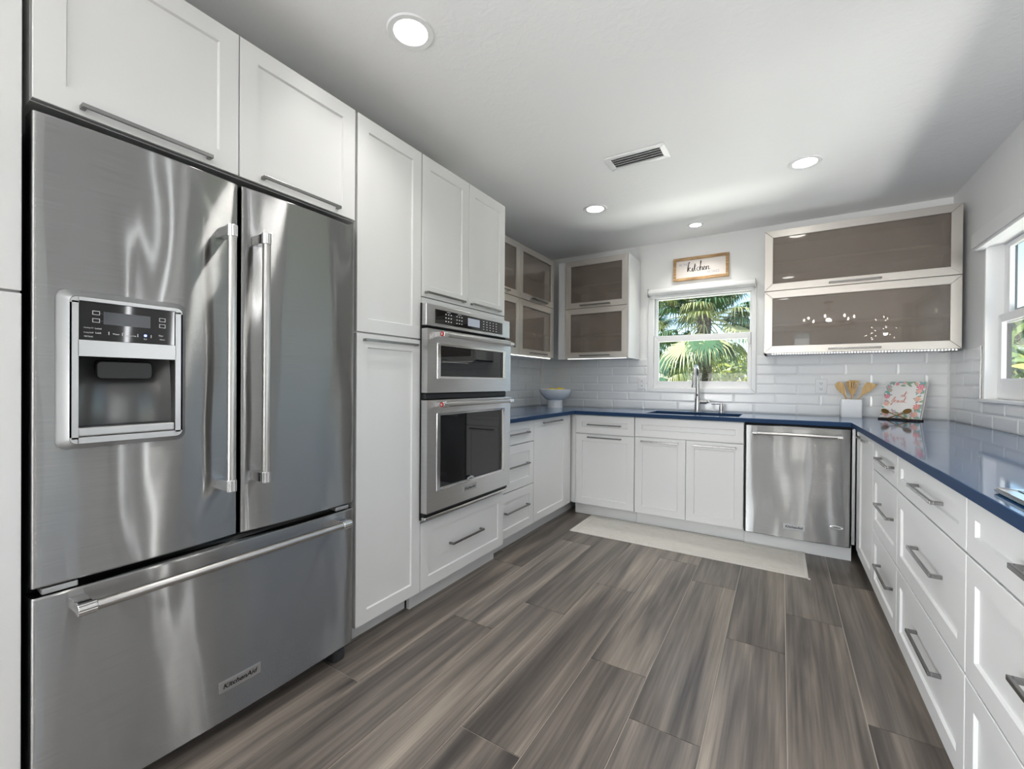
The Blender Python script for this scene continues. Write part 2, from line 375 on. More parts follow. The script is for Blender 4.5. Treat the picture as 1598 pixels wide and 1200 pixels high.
def wall_with_hole(mb, M, u0, u1, z0, z1, h, t):
    mb.M = M
    mb.box(u0, h[0], -t, 0, z0, z1); mb.box(h[1], u1, -t, 0, z0, z1); mb.box(h[0], h[1], -t, 0, z0, h[2]); mb.box(h[0], h[1], -t, 0, h[3], z1); return mb
struct(wall_with_hole(MB(), FL(XWL), -4.1, YW+.15, 0, CEIL, (-3.4, -.8, .1, 2.2), .15).build('wall_left', wallp))
WB = (-1.035, -.212, 1.112, 1.965)      # opening of the sink window
struct(wall_with_hole(MB(), FB(YW), XWL-.15, XWR+.14, 0, CEIL, WB, .14).build('wall_back', wallp))
WR = (1.98, 3.615, 1.077, 1.975)        # opening of the side window
struct(wall_with_hole(MB(), FR(XWR), YO, YW, 0, CEIL, WR, .10).build('wall_right', wallp))
# dining area shell with its glazed openings
FF = Matrix(((1, 0, 0, 0), (0, 1, 0, -4.0), (0, 0, 1, 0), (0, 0, 0, 1)))
mf = wall_with_hole(MB(), FF, XWL-.15, -.4, 0, CEIL, (-2.25, -.75, .15, 2.3), .1)
mf = wall_with_hole(mf, FF, -.4, 5.1, 0, CEIL, (.24, .52, .15, 2.3), .1); struct(mf.build('wall_front', wallp))
struct(wall_with_hole(MB(), FB(YO), XWR+.14, 5.1, 0, CEIL, (2.92, 3.08, .85, 2.15), .1).build('wall_dining', wallp))
struct(wall_with_hole(MB(), FR(5.0), -4.1, YO+.1, 0, CEIL, (-2.4, .6, .1, 2.3), .1).build('wall_dining_side', wallp))

def sash_window(name, M, op, casing, d_up, d_lo, mid, gup, glo, proud=.012, deep=.135, th=.03):
    """single-hung window: casing, two sashes, two panes"""
    root = thing(name, None, None, tuple(M @ Vector(((op[0]+op[1])/2, 0, op[2])))); struct(root)
    e = .006; op = (op[0]+e, op[1]-e, op[2]+e, op[3]-e); MB(M).ring(casing, op, -deep, proud).build('casing', trimw, root, bevel=.004)
    f = MB(M).ring((op[0]+.001, op[1]-.001, mid-.03, op[3]-.001), gup, d_up-th, d_up).build('upper_sash', trimw, root, bevel=.003)
    MB(M).box(gup[0]-.004, gup[1]+.004, d_up-th*.55, d_up-th*.42, gup[2]-.004, gup[3]+.004).build('pane', glass, f)
    f2 = MB(M).ring((op[0]+.001, op[1]-.001, op[2]+.001, mid+.022), glo, d_lo-th, d_lo).build('lower_sash', trimw, root, bevel=.003)
    MB(M).box(glo[0]-.004, glo[1]+.004, d_lo-th*.55, d_lo-th*.42, glo[2]-.004, glo[3]+.004).build('pane', glass, f2)
    return root
w1 = sash_window('window_1', FB(YW), WB, (-1.078, -.183, 1.079, 2.0), -.055, -.015, 1.582, (-1.005, -.236, 1.605, 1.945), (-.984, -.250, 1.182, 1.553))
MB(FB(YW)).box(-.242, -.226, -.015, .004, 1.50, 1.60).build('sash_latch', trimw, w1, bevel=.003)
w2 = sash_window('window_2', FR(XWR), WR, (1.955, 3.635, 1.055, 2.0), -.0745, -.0515, 1.545, (2.05, 3.540, 1.57, 1.94), (2.06, 3.560, 1.20, 1.52), proud=.001, deep=.0995, th=.022)
MB(FR(XWR)).ring((1.99, 3.608, 1.09, 1.56), (2.03, 3.578, 1.15, 1.545), -.0985, -.078).build('insect_screen_frame', darkframe, w2)
MB(FR(XWR)).ring((1.99, 3.608, 1.562, 1.965), (2.04, 3.560, 1.59, 1.95), -.112, -.098).build('outer_frame', darkframe, w2)
struct(MB(FR(XWR)).box(1.97, 3.64, -.07, .022, 1.064, 1.0825).build('trim_1', grout, bevel=.003))   # stone window sill

# tiled splashbacks: bevelled subway tiles
def splash(name, M, u0, u1, holes, z0=CT1, z1=1.397, shift=0.0):
    mb = MB(M); g = .0012; h = .08; w = .305
    segs = [(u0, u1)]
    rows = int(round((z1-z0)/h)); 
    for r in range(rows):
        za, zb = z0+r*h, z0+(r+1)*h
        u = u0-(shift+w/2*(r % 2)) 
        while u < u1:
            ua, ub = max(u, u0), min(u+w, u1); u += w
            parts = [(ua, ub, za, zb)]
            for ho in holes:
                nxt = []
                for (a, b, c, d) in parts:
                    if b <= ho[0] or a >= ho[1] or d <= ho[2]+.001 or c >= ho[3]: nxt.append((a, b, c, d)); continue
                    if a < ho[0]: nxt.append((a, ho[0], c, d))
                    if b > ho[1]: nxt.append((ho[1], b, c, d))
                    if c < ho[2]: nxt.append((max(a, ho[0]), min(b, ho[1]), c, ho[2]))
                parts = nxt
            for (a, b, c, d) in parts:
                a, b, c, d = a+g, b-g, c+g, d-g
                if b-a < .01 or d-c < .01: continue
                k = min(.011, (b-a)/3, (d-c)/3)
                vs = [(a, 0.002, c), (b, .002, c), (b, .002, d), (a, .002, d), (a, .006, c), (b, .006, c), (b, .006, d), (a, .006, d), (a+k, .0085, c+k), (b-k, .0085, c+k), (b-k, .0085, d-k), (a+k, .0085, d-k)]
                fs = [(3, 2, 1, 0)]+[(i*4+j, i*4+(j+1) % 4, (i+1)*4+(j+1) % 4, (i+1)*4+j) for i in range(2) for j in range(4)]+[(8, 9, 10, 11)]
                mb.add(vs, fs, 0)
    for (a, b, c, d) in [(u0, u1, z0, z1)]:
        parts = [(a, b, c, d)]
        for ho in holes:
            nxt = []
            for (a, b, c, d) in parts:
                if b <= ho[0] or a >= ho[1]: nxt.append((a, b, c, d)); continue
                if a < ho[0]: nxt.append((a, ho[0], c, d))
                if b > ho[1]: nxt.append((ho[1], b, c, d))
                if c < ho[2]: nxt.append((max(a, ho[0]), min(b, ho[1]), c, min(d, ho[2])))
            parts = nxt
        for p in parts: mb.box(p[0], p[1], 0, .004, p[2], p[3], 1)
    return struct(mb.build(name, [tile, grout]))
splash('trim_2', FB(YW), XWL+.012, XWR-.012, [(-1.078, -.183, 1.079, 9)], shift=.11)
splash('trim_3', FL(XWL), 2.39, YW-.001, [], shift=.05)
splash('trim_4', FR(XWR), YO, YW-.001, [(1.955, 3.628, 1.062, 9)], shift=.17)
struct(MB(FR(XWR)).box(3.628, 3.637, .001, .014, 1.077, 1.397).build('trim_5', pullm, bevel=.002))

# ------------------------------------------------------------------ cabinets
def cabinet(name, label, M, u0, u1, z0, z1, depth, fronts, toe=None, body=None, group=None, reveal=True):
    c = M @ Vector(((u0+u1)/2, -depth/2, 0 if toe is not None else z0))
    root = thing(name, label, 'cabinet', tuple(c), group)
    mb = MB(M)
    for b in (body or [(u0+.0008, u1-.0008, -depth, -.0205, z0, z1)]): mb.box(*b)
    mb.build('body', cab, root, bevel=.001)
    if toe is not None: MB(M).box(u0+.0008, u1-.0008, -toe-.02, -toe, 0, z0-.0005).build('plinth', cab, root)
    for f in fronts:
        kind, a, b, c0, c1, h = f[:6]
        g = .0016
        d = MB(M).shaker(a+g, b-g, c0+g, c1-g).build(kind, cab, root) if len(f) < 7 else MB(M).box(a+g, b-g, -.02, 0, c0+g, c1-g).build(kind, cab, root, bevel=.0015)
        if h: MB(M).pull(*h).build('handle', pullm, d, bevel=.0012)
    return root
B0 = .107
# tall run on the left
cabinet('tall_cabinet', 'tall white cabinet at the left picture edge, left of the refrigerator', FL(XL), -.35, .266, B0, 2.297, .66,
        [('door', -.35, .266, 1.366, 2.297, None, 1), ('door', -.35, .266, B0, 1.363, None, 1)], toe=.075)
cabinet('bridge_cabinet', 'wide white two-door cabinet above the refrigerator', FL(XL), .279, 1.212, 1.832, 2.297, .66,
        [('door', .279, .747, 1.832, 2.297, (.363, .662, 1.853)), ('door', .747, 1.208, 1.832, 2.297, (.818, 1.124, 1.856))])
cabinet('pantry_cabinet', 'narrow full-height white pantry between the refrigerator and wall oven', FL(XL), 1.217, 1.606, B0, 2.297, .66,
        [('door', 1.217, 1.603, 1.371, 2.297, None), ('door', 1.217, 1.606, B0, 1.367, (1.25, 1.566, 1.338))], toe=.105)
cabinet('oven_cabinet', 'white cabinet tower with two doors and a drawer around the wall oven', FL(XL), 1.607, 2.372, B0, 2.297, .66,
        [('door', 1.607, 1.988, 1.585, 2.297, (1.628, 1.940, 1.609)), ('door', 1.988, 2.37, 1.585, 2.297, (2.006, 2.304, 1.609)), ('drawer', 1.607, 2.37, B0, .452, (1.838, 2.13, .281))],
        toe=.075, body=[(1.608, 2.371, -.66, -.0205, 1.552, 2.297), (1.608, 2.371, -.66, -.0205, B0, .468), (1.608, 1.618, -.66, -.0205, .468, 1.552), (2.352, 2.371, -.66, -.003, .468, 1.552), (1.618, 2.352, -.66, -.645, .468, 1.552), (1.608, 2.371, -.0205, -.003, 1.553, 1.583)])
DZ = [(.727, .882, .801), (.413, .724, .577), (B0, .410, .276)]     # three drawer heights and their handles
def drawers(u0, u1, h0, h1): return [('drawer', u0, u1, a, b, (h0, h1, h)) for a, b, h in DZ]
def drawer_unit(label, M, u0, u1, h0, h1, depth, toe=.078): return cabinet('drawer_cabinet', label, M, u0, u1, B0, .884, depth, drawers(u0, u1, h0, h1), toe, group='white three-drawer base cabinets')
drawer_unit('white three-drawer base cabinet beside the oven tower, under the left counter', FL(XLB), 2.375, 2.850, 2.455, 2.765, .65)
cabinet('corner_cabinet', 'white base cabinet with one tall door in the back left corner', FL(XLB), 2.852, 4.176, B0, .884, .65,
        [('door', 2.852, 3.43, B0, .882, (2.995, 3.32, .849))], toe=.078, body=[(2.853, 4.176, -.65, -.0205, B0, .884), (3.432, 3.53, -.0205, -.006, B0, .882)])
cabinet('base_cabinet', 'white base cabinet with one drawer over one wide door, left of the sink doors', FB(YB), -1.568, -1.0165, B0, .884, .62,
        [('drawer', -1.535, -1.018, .722, .882, (-1.424, -1.13, .801)), ('door', -1.535, -1.018, B0, .719, (-1.422, -1.125, .693))], toe=.081,
        body=[(-1.588, -1.017, -.62, -.0205, B0, .884), (-1.568, -1.537, -.0205, -.006, B0, .882)])
cabinet('sink_cabinet', 'white two-door sink base cabinet with blank drawer front', FB(YB), -1.0155, -.2255, B0, .884, .62,
        [('false_drawer', -1.015, -.227, .727, .882, None), ('door', -1.015, -.622, B0, .724, (-.966, -.677, .692)), ('door', -.622, -.227, B0, .724, (-.568, -.277, .693))], toe=.081,
        body=[(-1.0147, -.2263, -.62, -.0205, B0, .66), (-1.0147, -.99, -.62, -.0205, .66, .884), (-.25, -.2263, -.62, -.0205, .66, .884), (-.99, -.25, -.04, -.0205, .66, .884)])
cabinet('corner_cabinet', 'white narrow base cabinet with one door in the back right corner beside the dishwasher', FR(XR), 2.928, 4.176, B0, .884, .575,
        [('door', 2.93, 3.43, B0, .882, (3.085, 3.37, .842))], toe=.078, body=[(2.929, 4.176, -.575, -.0205, B0, .884), (3.432, 3.53, -.0205, -.004, B0, .882)])
drawer_unit('white three-drawer base cabinet under the right counter, nearest the back corner', FR(XR), 2.366, 2.926, 2.462, 2.755, .575)
drawer_unit('white wide three-drawer base cabinet under the right counter, second from the back', FR(XR), 1.578, 2.364, 1.80, 2.087, .575)
drawer_unit('white wide three-drawer base cabinet below the cooktop, nearest the camera', FR(XR), .79, 1.576, .975, 1.262, .575)
drawer_unit('white three-drawer base cabinet at the near end of the right counter, outside the frame', FR(XR), .0, .788, .25, .54, .575)

# countertop with sink cut-out
def countertop():
    mb = MB(); sx0, sx1, sy0, sy1 = -.945, -.268, 3.60, 3.975
    xs = [XWL+.006, -1.532, sx0, sx1, .383, XWR-.012]; 
    y0l, y0r, yf, yb = 2.376, -.05, 3.52, YW-.012
    # outer loop and the hole, as a grid of top quads extruded
    cells = [(xs[0], xs[1], y0l, yf), (xs[0], xs[1], yf, sy0), (xs[0], xs[1], sy0, sy1), (xs[0], xs[1], sy1, yb),
             (xs[1], xs[2], yf, sy0), (xs[1], xs[2], sy0, sy1), (xs[1], xs[2], sy1, yb),
             (xs[2], xs[3], yf, sy0), (xs[2], xs[3], sy1, yb),
             (xs[3], xs[4], yf, sy0), (xs[3], xs[4], sy0, sy1), (xs[3], xs[4], sy1, yb),
             (xs[4], xs[5], y0r, yf), (xs[4], xs[5], yf, sy0), (xs[4], xs[5], sy0, sy1), (xs[4], xs[5], sy1, yb)]
    bm = bmesh.new(); V = {}
    def v(x, y):
        k = (round(x, 4), round(y, 4))
        if k not in V: V[k] = bm.verts.new((x, y, CT1))
        return V[k]
    for a, b, c, d in cells: bm.faces.new((v(a, c), v(b, c), v(b, d), v(a, d)))
    r = bmesh.ops.extrude_face_region(bm, geom=bm.faces[:])
    for e in r['geom']:
        if isinstance(e, bmesh.types.BMVert): e.co.z = CT0
    bmesh.ops.recalc_face_normals(bm, faces=bm.faces)
    for f in bm.faces: f.material_index = 0 if abs(f.normal.z) > .5 else 1
    me = bpy.data.meshes.new('countertop'); bm.to_mesh(me); bm.free(); me.materials.append(blue); me.materials.append(bluee)
    o = bpy.data.objects.new('countertop', me); COL.objects.link(o); ORG[o] = Vector((0, 0, 0))
    b = o.modifiers.new('bevel', 'BEVEL'); b.width = .003; b.segments = 2; b.limit_method = 'ANGLE'
    tag(o, 'glossy blue stone countertop running round three sides over the base cabinets', 'countertop')
countertop()
def sink():
    x0, x1, y0, y1 = -.955, -.258, 3.592, 3.983; r = thing('kitchen_sink', 'dark blue undermount sink basin below the window', 'sink', ((x0+x1)/2, (y0+y1)/2, .70))
    mb = MB(); t = .008; z0, z1 = .69, CT0-.0005
    def L(i, z): return [(px, py, z) for px, py in mb.roundrect(x0+i, x1-i, y0+i, y1-i, .03)]
    mb.loft([L(0, z1), L(0, z0), ], cap0=False, cap1=True); mb.loft([L(0, z1), L(t, z1), L(t+.004, z0+t)], cap0=False, cap1=True)
    mb.build('basin', sinkm, r, smooth=40)
    MB().lathe([(.0, .003), (.035, .003), (.042, .0), (.0, 0)], ((x0+x1)/2, 3.83, z0+t), 24).build('drain', chrome, r, smooth=40)
sink()

# ------------------------------------------------------------------ appliances
def bar_handle(M, parent, name, a, b, fixed, out, axis='u', r=.013, cap=.036, mat_bar=satin, post=.018, medallion=False, face=0.0, off=.0):
    """round bar with ribbed end caps and brackets back to the door"""
    def P(t, d, w=0): return (t, d, fixed+w) if axis == 'u' else (fixed+w, d, t)
    mb = MB(M); seg = 28
    mb.tube(P(a+cap*.8, out), P(b-cap*.8, out), r, seg=seg)
    h = mb.build(name, mat_bar, parent, smooth=35)
    for e, sgn in ((a, 1), (b, -1)):
        m2 = MB(M); n = 26; loops = []
        for t in (0, cap):
            lp = []
            for k in range(n):
                an = 2*math.pi*k/n; rr = r*(1.22 if k % 2 else 1.13)
                lp.append(P(e+sgn*t, out+rr*math.cos(an), rr*math.sin(an)))
            loops.append(lp)
        m2.loft(loops)
        # bracket
        w = r*1.0; q0, q1 = e+sgn*.002, e+sgn*(cap-.004)
        A = sorted((q0, q1))
        if axis == 'u': m2.box(A[0], A[1], face, out, fixed-w, fixed+w)
        else: m2.box(fixed-w, fixed+w, face, out, A[0], A[1])
        m2.build('end_cap', chrome, h, bevel=.0015)
    if medallion:
        MB(M).tube(P(a-.0035, out), P(a+.001, out), r*.98, seg=24).build('medallion', red, h)
        MB(M).tube(P(a-.0045, out), P(a-.003, out), r*.5, seg=20).build('medallion_centre', silver, h)
    return h
def badge(M, parent, u0, u1, z0, z1, d, right, facing):
    b = MB(M).box(u0, u1, d, d+.003, z0, z1).build('badge', silver, parent, bevel=.001)
    w, h = u1-u0, z1-z0
    o = M @ Vector((u0+w*.09, d+.003, z0+h*.30))
    text_mesh('badge_lettering', 'KitchenAid', o, right, (0, 0, 1), w*.82, h*.44, ink, b, depth=.0005, shear=.25, bold=.028)
    return b
def oval_badge(M, parent, u, z, a, b, d):
    mb = MB(M); 
    def ell(s, dd, k=1): return [(u+a*s*math.cos(2*math.pi*i/32), dd, z+b*s*math.sin(2*math.pi*i/32)) for i in range(32)]
    mb.loft([ell(1, d), ell(1, d+.0025), ell(.86, d+.0035), ell(.8, d+.0025)])
    o = mb.build('oval_emblem', chrome, parent, smooth=40)
    m2 = MB(M); m2.loft([ell(.78, d+.002), ell(.78, d+.003)]); m2.box(u-a*.5, u+a*.5, d+.003, d+.0034, z-b*.18, z+b*.18, 1); m2.build('emblem_face', [silver, dark], o)

def door_slab(M, u0, u1, z0, z1, d0, d1, bulge, name, material, parent, hole=None, re=.008):
    """contoured appliance door: gently bowed face, rounded vertical edges"""
    mb = MB(M); nu = 26; prof = []
    w = u1-u0
    for k in range(nu+1):
        t = k/nu; u = u0+w*t; dd = d1+bulge*(1-(2*t-1)**2)
        e = min(u-u0, u1-u)
        if e < re: dd -= re-math.sqrt(max(0, re*re-(re-e)**2))
        prof.append((u, dd))
    us = [u0, u0+.0012, u0+.003, u0+.0055, u0+re]+[u0+re+(w-2*re)*k/24 for k in range(1, 24)]+[u1-re, u1-.0055, u1-.003, u1-.0012, u1]
    prof = []
    for u in us:
        t = (u-u0)/w; e = min(u-u0, u1-u); dd = d1+bulge*(1-(2*t-1)**2)
        if e < re: dd -= re-math.sqrt(max(0, re*re-(re-e)**2))
        prof.append((u, dd))
    loop = prof+[(u1, d0), (u0, d0)]; n = len(loop)
    zs = [z0, z0+.004, z1-.004, z1]; ins = [.004, 0, 0, .004]
    loops = [[(u, (d-i if d > d0 else d), z) for u, d in loop] for z, i in zip(zs, ins)]
    mb.loft(loops)
    o = mb.build(name, material, parent, smooth=35)
    return o
def refrigerator():
    M = FL(-1.508); r = thing('refrigerator', 'large stainless steel french-door refrigerator with dispenser and bottom freezer', 'refrigerator', (-1.85, .733, 0))
    MB(M).box(.283, 1.186, -.62, -.075, .06, 1.775).build('body', dark, r, bevel=.004)
    MB(M).box(.285, 1.184, -.074, -.06, .10, 1.78).build('gasket', gap, r)
    MB(M).box(.30, 1.17, -.50, -.09, .012, .06).build('toe_grille', blackp, r)
    for u in (.29, 1.128):
        f = MB(M).box(u, u+.055, -.16, -.035, 0, .05).build('foot', dark, r, bevel=.012)
    dl = door_slab(M, .277, .7365, .658, 1.797, -.06, 0, .012, 'door', st_fridge, r)
    dr = door_slab(M, .746, 1.190, .658, 1.797, -.06, 0, .012, 'door', st_fridge, r)
    fz = door_slab(M, .277, 1.190, .078, .634, -.06, 0, .014, 'freezer_drawer', st_fridge, r)
    MB(M).box(.295, .36, -.045, -.004, .637, .652).build('hinge', silver, r, bevel=.003)
    MB(M).box(1.11, 1.17, -.045, -.004, .637, .652).build('hinge', silver, r, bevel=.003)
    bar_handle(M, dl, 'handle', .818, 1.636, .6835, .072, 'z', r=.0125, face=.004)
    bar_handle(M, dr, 'handle', .826, 1.640, .7885, .072, 'z', r=.0125, face=.004)
    bar_handle(M, fz, 'handle', .338, 1.118, .603, .075, 'u', r=.0125, face=.004)
    badge(M, fz, .677, .806, .172, .207, .0135, (0, 1, 0), 1)
    # dispenser in the left door, its recess cut into the door
    ct = MB(M).box(.344, .550, -.052, .03, 1.03, 1.2185).build('cutter', dark, r)
    bo = dl.modifiers.new('recess', 'BOOLEAN'); bo.operation = 'DIFFERENCE'; bo.object = ct; bo.solver = 'EXACT'
    bpy.context.view_layer.update(); me2 = bpy.data.meshes.new_from_object(dl.evaluated_get(bpy.context.evaluated_depsgraph_get()))
    dl.modifiers.clear(); dl.data = me2; bpy.data.objects.remove(ct)
    D = .012; d = MB(M); o_ = (.315, .585, .985, 1.382); fr = (.332, .566, 1.0, 1.364)
    def RR(q, rad, dd): return [(u, dd, z) for u, z in d.roundrect(q[0], q[1], q[2], q[3], rad)]
    A = RR(o_, .022, D-.006); Bq = RR((o_[0]+.002, o_[1]-.002, o_[2]+.002, o_[3]-.002), .022, D+.004); C = RR(fr, .014, D+.030)
    d.loft([A, Bq, C], cap0=False, cap1=False)
    # front plate with two openings
    ow = (.348, .549, 1.257, 1.354); oc = (.345, .549, 1.016, 1.217)
    f0 = D+.030; n0 = 28
    def plate(mb, outer, holes):
        bm_pts = []
    # plate built from bars
    d.box(fr[0]+.004, ow[0], f0-.004, f0, fr[2]+.012, fr[3]-.012); d.box(ow[1], fr[1]-.004, f0-.004, f0, fr[2]+.012, fr[3]-.012)
    d.box(ow[0]-.001, ow[1]+.001, f0-.004, f0, ow[3], fr[3]-.0008); d.box(ow[0]-.001, ow[1]+.001, f0-.004, f0, oc[3], ow[2]); d.box(ow[0]-.001, ow[1]+.001, f0-.004, f0, fr[2]+.0008, oc[2])
    for cx, cz in ((fr[0], fr[2]), (fr[1], fr[2]), (fr[0], fr[3]), (fr[1], fr[3])):
        sx = 1 if cx == fr[0] else -1; sz = 1 if cz == fr[2] else -1
        pts = [(cx+sx*.0165, cz+sz*.0008), (cx+sx*.0165, cz+sz*.0165), (cx+sx*.0008, cz+sz*.0165)]+[(cx+sx*(.0145-.0137*math.cos(a)), cz+sz*(.0145-.0137*math.sin(a))) for a in (.1, .4, .785, 1.15, 1.45)]
        d.prism(pts, f0-.004, f0)
    fm = d.build('dispenser_frame', silver, dl, smooth=30)
    MB(M).box(ow[0], ow[1], f0-.02, f0-.004, ow[2], ow[3]).build('control_panel', glossblk, fm, bevel=.001)
    m2 = MB(M); dd0, dd1 = f0-.004, f0-.0035
    m2.box(.395, .492, dd0, dd1, 1.300, 1.332, 0)
    for (u, z) in ((.374, 1.327), (.374, 1.308), (.512, 1.326), (.512, 1.309)): m2.ring((u, u+.014, z-.005, z+.005), (u+.001, u+.013, z-.004, z+.004), dd0, dd1, 1)
    for u in (.388, .388): m2.box(.388, .394, dd0, dd1, 1.3265, 1.3275, 1); m2.box(.388, .394, dd0, dd1, 1.3075, 1.3085, 1)
    for u in (.405, .432, .464, .493): m2.box(u, u+.0012, dd0, dd1, 1.274, 1.282, 1)
    m2.build('screen', [screen, printw], fm)
    for tx, u, z, w in (('Cooling On', .358, 1.286, .018), ('Locked', .379, 1.286, .012), ('Cooling On/Off', .358, 1.274, .018), ('Lock', .380, 1.275, .011), ('Hold 3 Seconds', .359, 1.265, .016), ('Water', .413, 1.275, .014), ('Dispenser Mode', .441, 1.273, .020), ('Ice', .478, 1.268, .006), ('Filter', .511, 1.280, .010), ('Options', .513, 1.269, .012)):
        text_mesh('panel_lettering', tx, M @ Vector((u, dd0, z)), (0, 1, 0), (0, 0, 1), w, .0042, printw, fm, depth=.0004)
    MB(M).tube((.481, dd0, 1.279), (.481, dd0+.001, 1.279), .0032, seg=16).build('indicator_light', led_blue, fm)
    # recess
    mb = MB(M); n = 14; L0 = []
    a0, a1, c0, c1 = oc[0], oc[1], oc[2]+.022, oc[3]
    for j in range(n+1):
        z = c0+(c1-c0)*j/n; lp = []
        for i in range(n+1):
            t = 2*i/n-1; zz = j/n
            dep = (.052+.028*zz*zz)*(1-.55*abs(t)**2.6)
            lp.append((a0+(a1-a0)*i/n, f0-.004-dep, z))
        L0.append(lp)
    vs = [p for l in L0 for p in l]; k = n+1
    mb.add(vs, [(j*k+i, j*k+i+1, (j+1)*k+i+1, (j+1)*k+i) for j in range(n) for i in range(n)])
    mb.box(a0-.001, a0, f0-.06, f0-.004, c0, c1); mb.box(a1, a1+.001, f0-.06, f0-.004, c0, c1); mb.box(a0, a1, f0-.085, f0-.004, c1, c1+.001)
    mb.build('recess', cavity, fm, smooth=50, recalc=False)
    m3 = MB(M); m3.loft([[(u, f0-.075, z) for u, z in m3.roundrect(.395, .50, 1.166, 1.212, .012)], [(u, f0-.03, z) for u, z in m3.roundrect(.388, .507, 1.160, 1.208, .012)]])
    m3.build('ice_chute', blackp, fm, smooth=40, bevel=.003)
    m4 = MB(M); pts = [(a0+.0, f0-.002)]
    m4.box(a0+.001, a1-.001, f0-.055, f0-.001, oc[2]+.001, oc[2]+.024); m4.build('drip_tray', silver, fm, bevel=.004)
    m5 = MB(M); m5.box(a0+.012, a1-.012, f0-.05, f0-.012, oc[2]+.0235, oc[2]+.0255); m5.build('tray_grille', blackp, fm)
refrigerator()

def wall_oven():
    M = FL(-1.507); r = thing('wall_oven', 'stainless steel combination wall oven with microwave above the lower oven', 'oven', (-1.8, 1.98, .47))
    MB(M).box(1.622, 2.348, -.60, -.012, .474, 1.548).build('body', dark, r)
    MB(M).box(1.594, 2.366, -.0165, -.010, .470, 1.551).build('backing_flange', gap, r)
    cp = MB(M).box(1.596, 2.366, -.009, .022, 1.440, 1.549).build('control_panel', st_oven, r, bevel=.003)
    m = MB(M).box(1.660, 2.276, .0215, .0245, 1.456, 1.527, 1); dd = (.0245, .0249)
    for cu in (1.735, 1.825): 
        for i in range(3):
            for j in range(3): m.box(cu+i*.021, cu+i*.021+.009, *dd, 1.471+j*.018, 1.476+j*.018, 0)
        m.box(cu+.012, cu+.042, *dd, 1.520, 1.5225, 0)
    for i in range(5):
        for j in range(4): m.box(2.07+i*.033, 2.08+i*.033, *dd, 1.466+j*.015, 1.4705+j*.015, 0)
    m.build('panel_glass', [printw, glossblk], cp)
    MB(M).box(1.925, 2.035, .0245, .025, 1.472, 1.516).build('display', screenl, cp)
    def odoor(z0, z1, g, hz, nm):
        d = MB(M); o_ = (1.596, 2.366, z0, z1)
        d.ring(o_, g, -.009, .030)
        dr = d.build('door', st_oven, r)
        MB(M).ring((g[0]-.026, g[1]+.026, g[2]-.012, g[3]+.012), g, .030, .0335).build('window_trim', chrome, dr, bevel=.0015)
        MB(M).box(g[0]-.001, g[1]+.001, .018, .022, g[2]-.001, g[3]+.001).build('door_glass', glassdark, dr)
        MB(M).box(g[0]-.0005, g[1]+.0005, -.008, .017, g[2], g[3]).build('cavity_liner', blackp, dr)
        bar_handle(M, dr, 'handle', 1.650, 2.312, hz, .078, 'u', r=.0125, medallion=True, face=.028)
        return dr
    d1 = odoor(1.105, 1.424, (1.692, 2.279, 1.188, 1.345), 1.397, 'upper')
    m = MB(M); 
    for i in range(24): m.box(1.72+i*.009, 1.726+i*.009, .0222, .0226, 1.262, 1.265)
    m.build('rack_glint', satin, d1)
    d2 = odoor(.508, 1.068, (1.692, 2.270, .619, .990), 1.047, 'lower')
    badge(M, d2, 1.884, 2.005, .556, .590, .030, (0, 1, 0), 1)
    oval_badge(M, d2, 1.945, .624, .032, .013, .0335)
    MB(M).box(1.60, 2.34, -.009, .012, 1.073, 1.100).build('vent_slot', blackp, r, bevel=.002)
    MB(M).box(1.598, 2.36, -.009, .012, .490, .504).build('lower_vent', blackp, r)
    MB(M).box(1.598, 2.364, -.009, .020, .472, .487).build('bottom_trim', chrome, r, bevel=.004)
wall_oven()

def dishwasher():
    M = FB(YB-.014); r = thing('dishwasher', 'stainless steel dishwasher with wavy reflections, right of the sink cabinet', 'dishwasher', (.085, 3.85, 0))
    MB(M).box(-.214, .384, -.58, -.03, .108, .872).build('body', dark, r)
    MB(M).box(-.2235, .3895, -.029, -.024, .100, .884).build('surround', gap, r)
    d = door_slab(M, -.2155, .3835, .104, .872, -.024, 0, .004, 'door', st_dw, r, re=.006)
    bar_handle(M, d, 'handle', -.171, .338, .820, .056, 'u', r=.011, cap=.03, face=.0)
    badge(M, d, .018, .142, .168, .205, .0035, (1, 0, 0), 1)
    oval_badge(M, d, .313, .226, .036, .013, .002)
    MB(M).box(-.2235, .398, -.10, -.075, .0, .098).build('toe_panel', cab, r)
    MB(M).box(.392, .408, -.028, -.016, .125, .872).build('side_trim', silver, r)
dishwasher()

def cooktop():
    x0, x1, y0, y1 = .412, .935, .66, 1.425; z = CT1
    r = thing('cooktop', 'stainless rimmed glass cooktop set on the right counter at the picture edge', 'cooktop', ((x0+x1)/2, (y0+y1)/2, z))
    mb = MB(); 
    def L(i, zz): return [(x, y, zz) for x, y in mb.roundrect(x0+i, x1-i, y0+i, y1-i, .012)]
    mb.loft([L(.006, z+.0003), L(0, z+.004), L(0, z+.009), L(.003, z+.012), L(.03, z+.012)]); mb.build('rim', chrome, r, smooth=40)
    MB().box(x0+.03, x1-.03, y0+.03, y1-.03, z+.0122, z+.0135).build('glass_top', glossblk, r)
    for cx, cy, rr in ((.54, .86, .09), (.54, 1.22, .075), (.80, .86, .075), (.80, 1.22, .09)):
        MB().lathe([(rr, .0), (rr, .0004), (rr-.003, .0004), (rr-.003, 0)], (cx, cy, z+.0136), 40).build('burner_ring', screen, r)
cooktop()

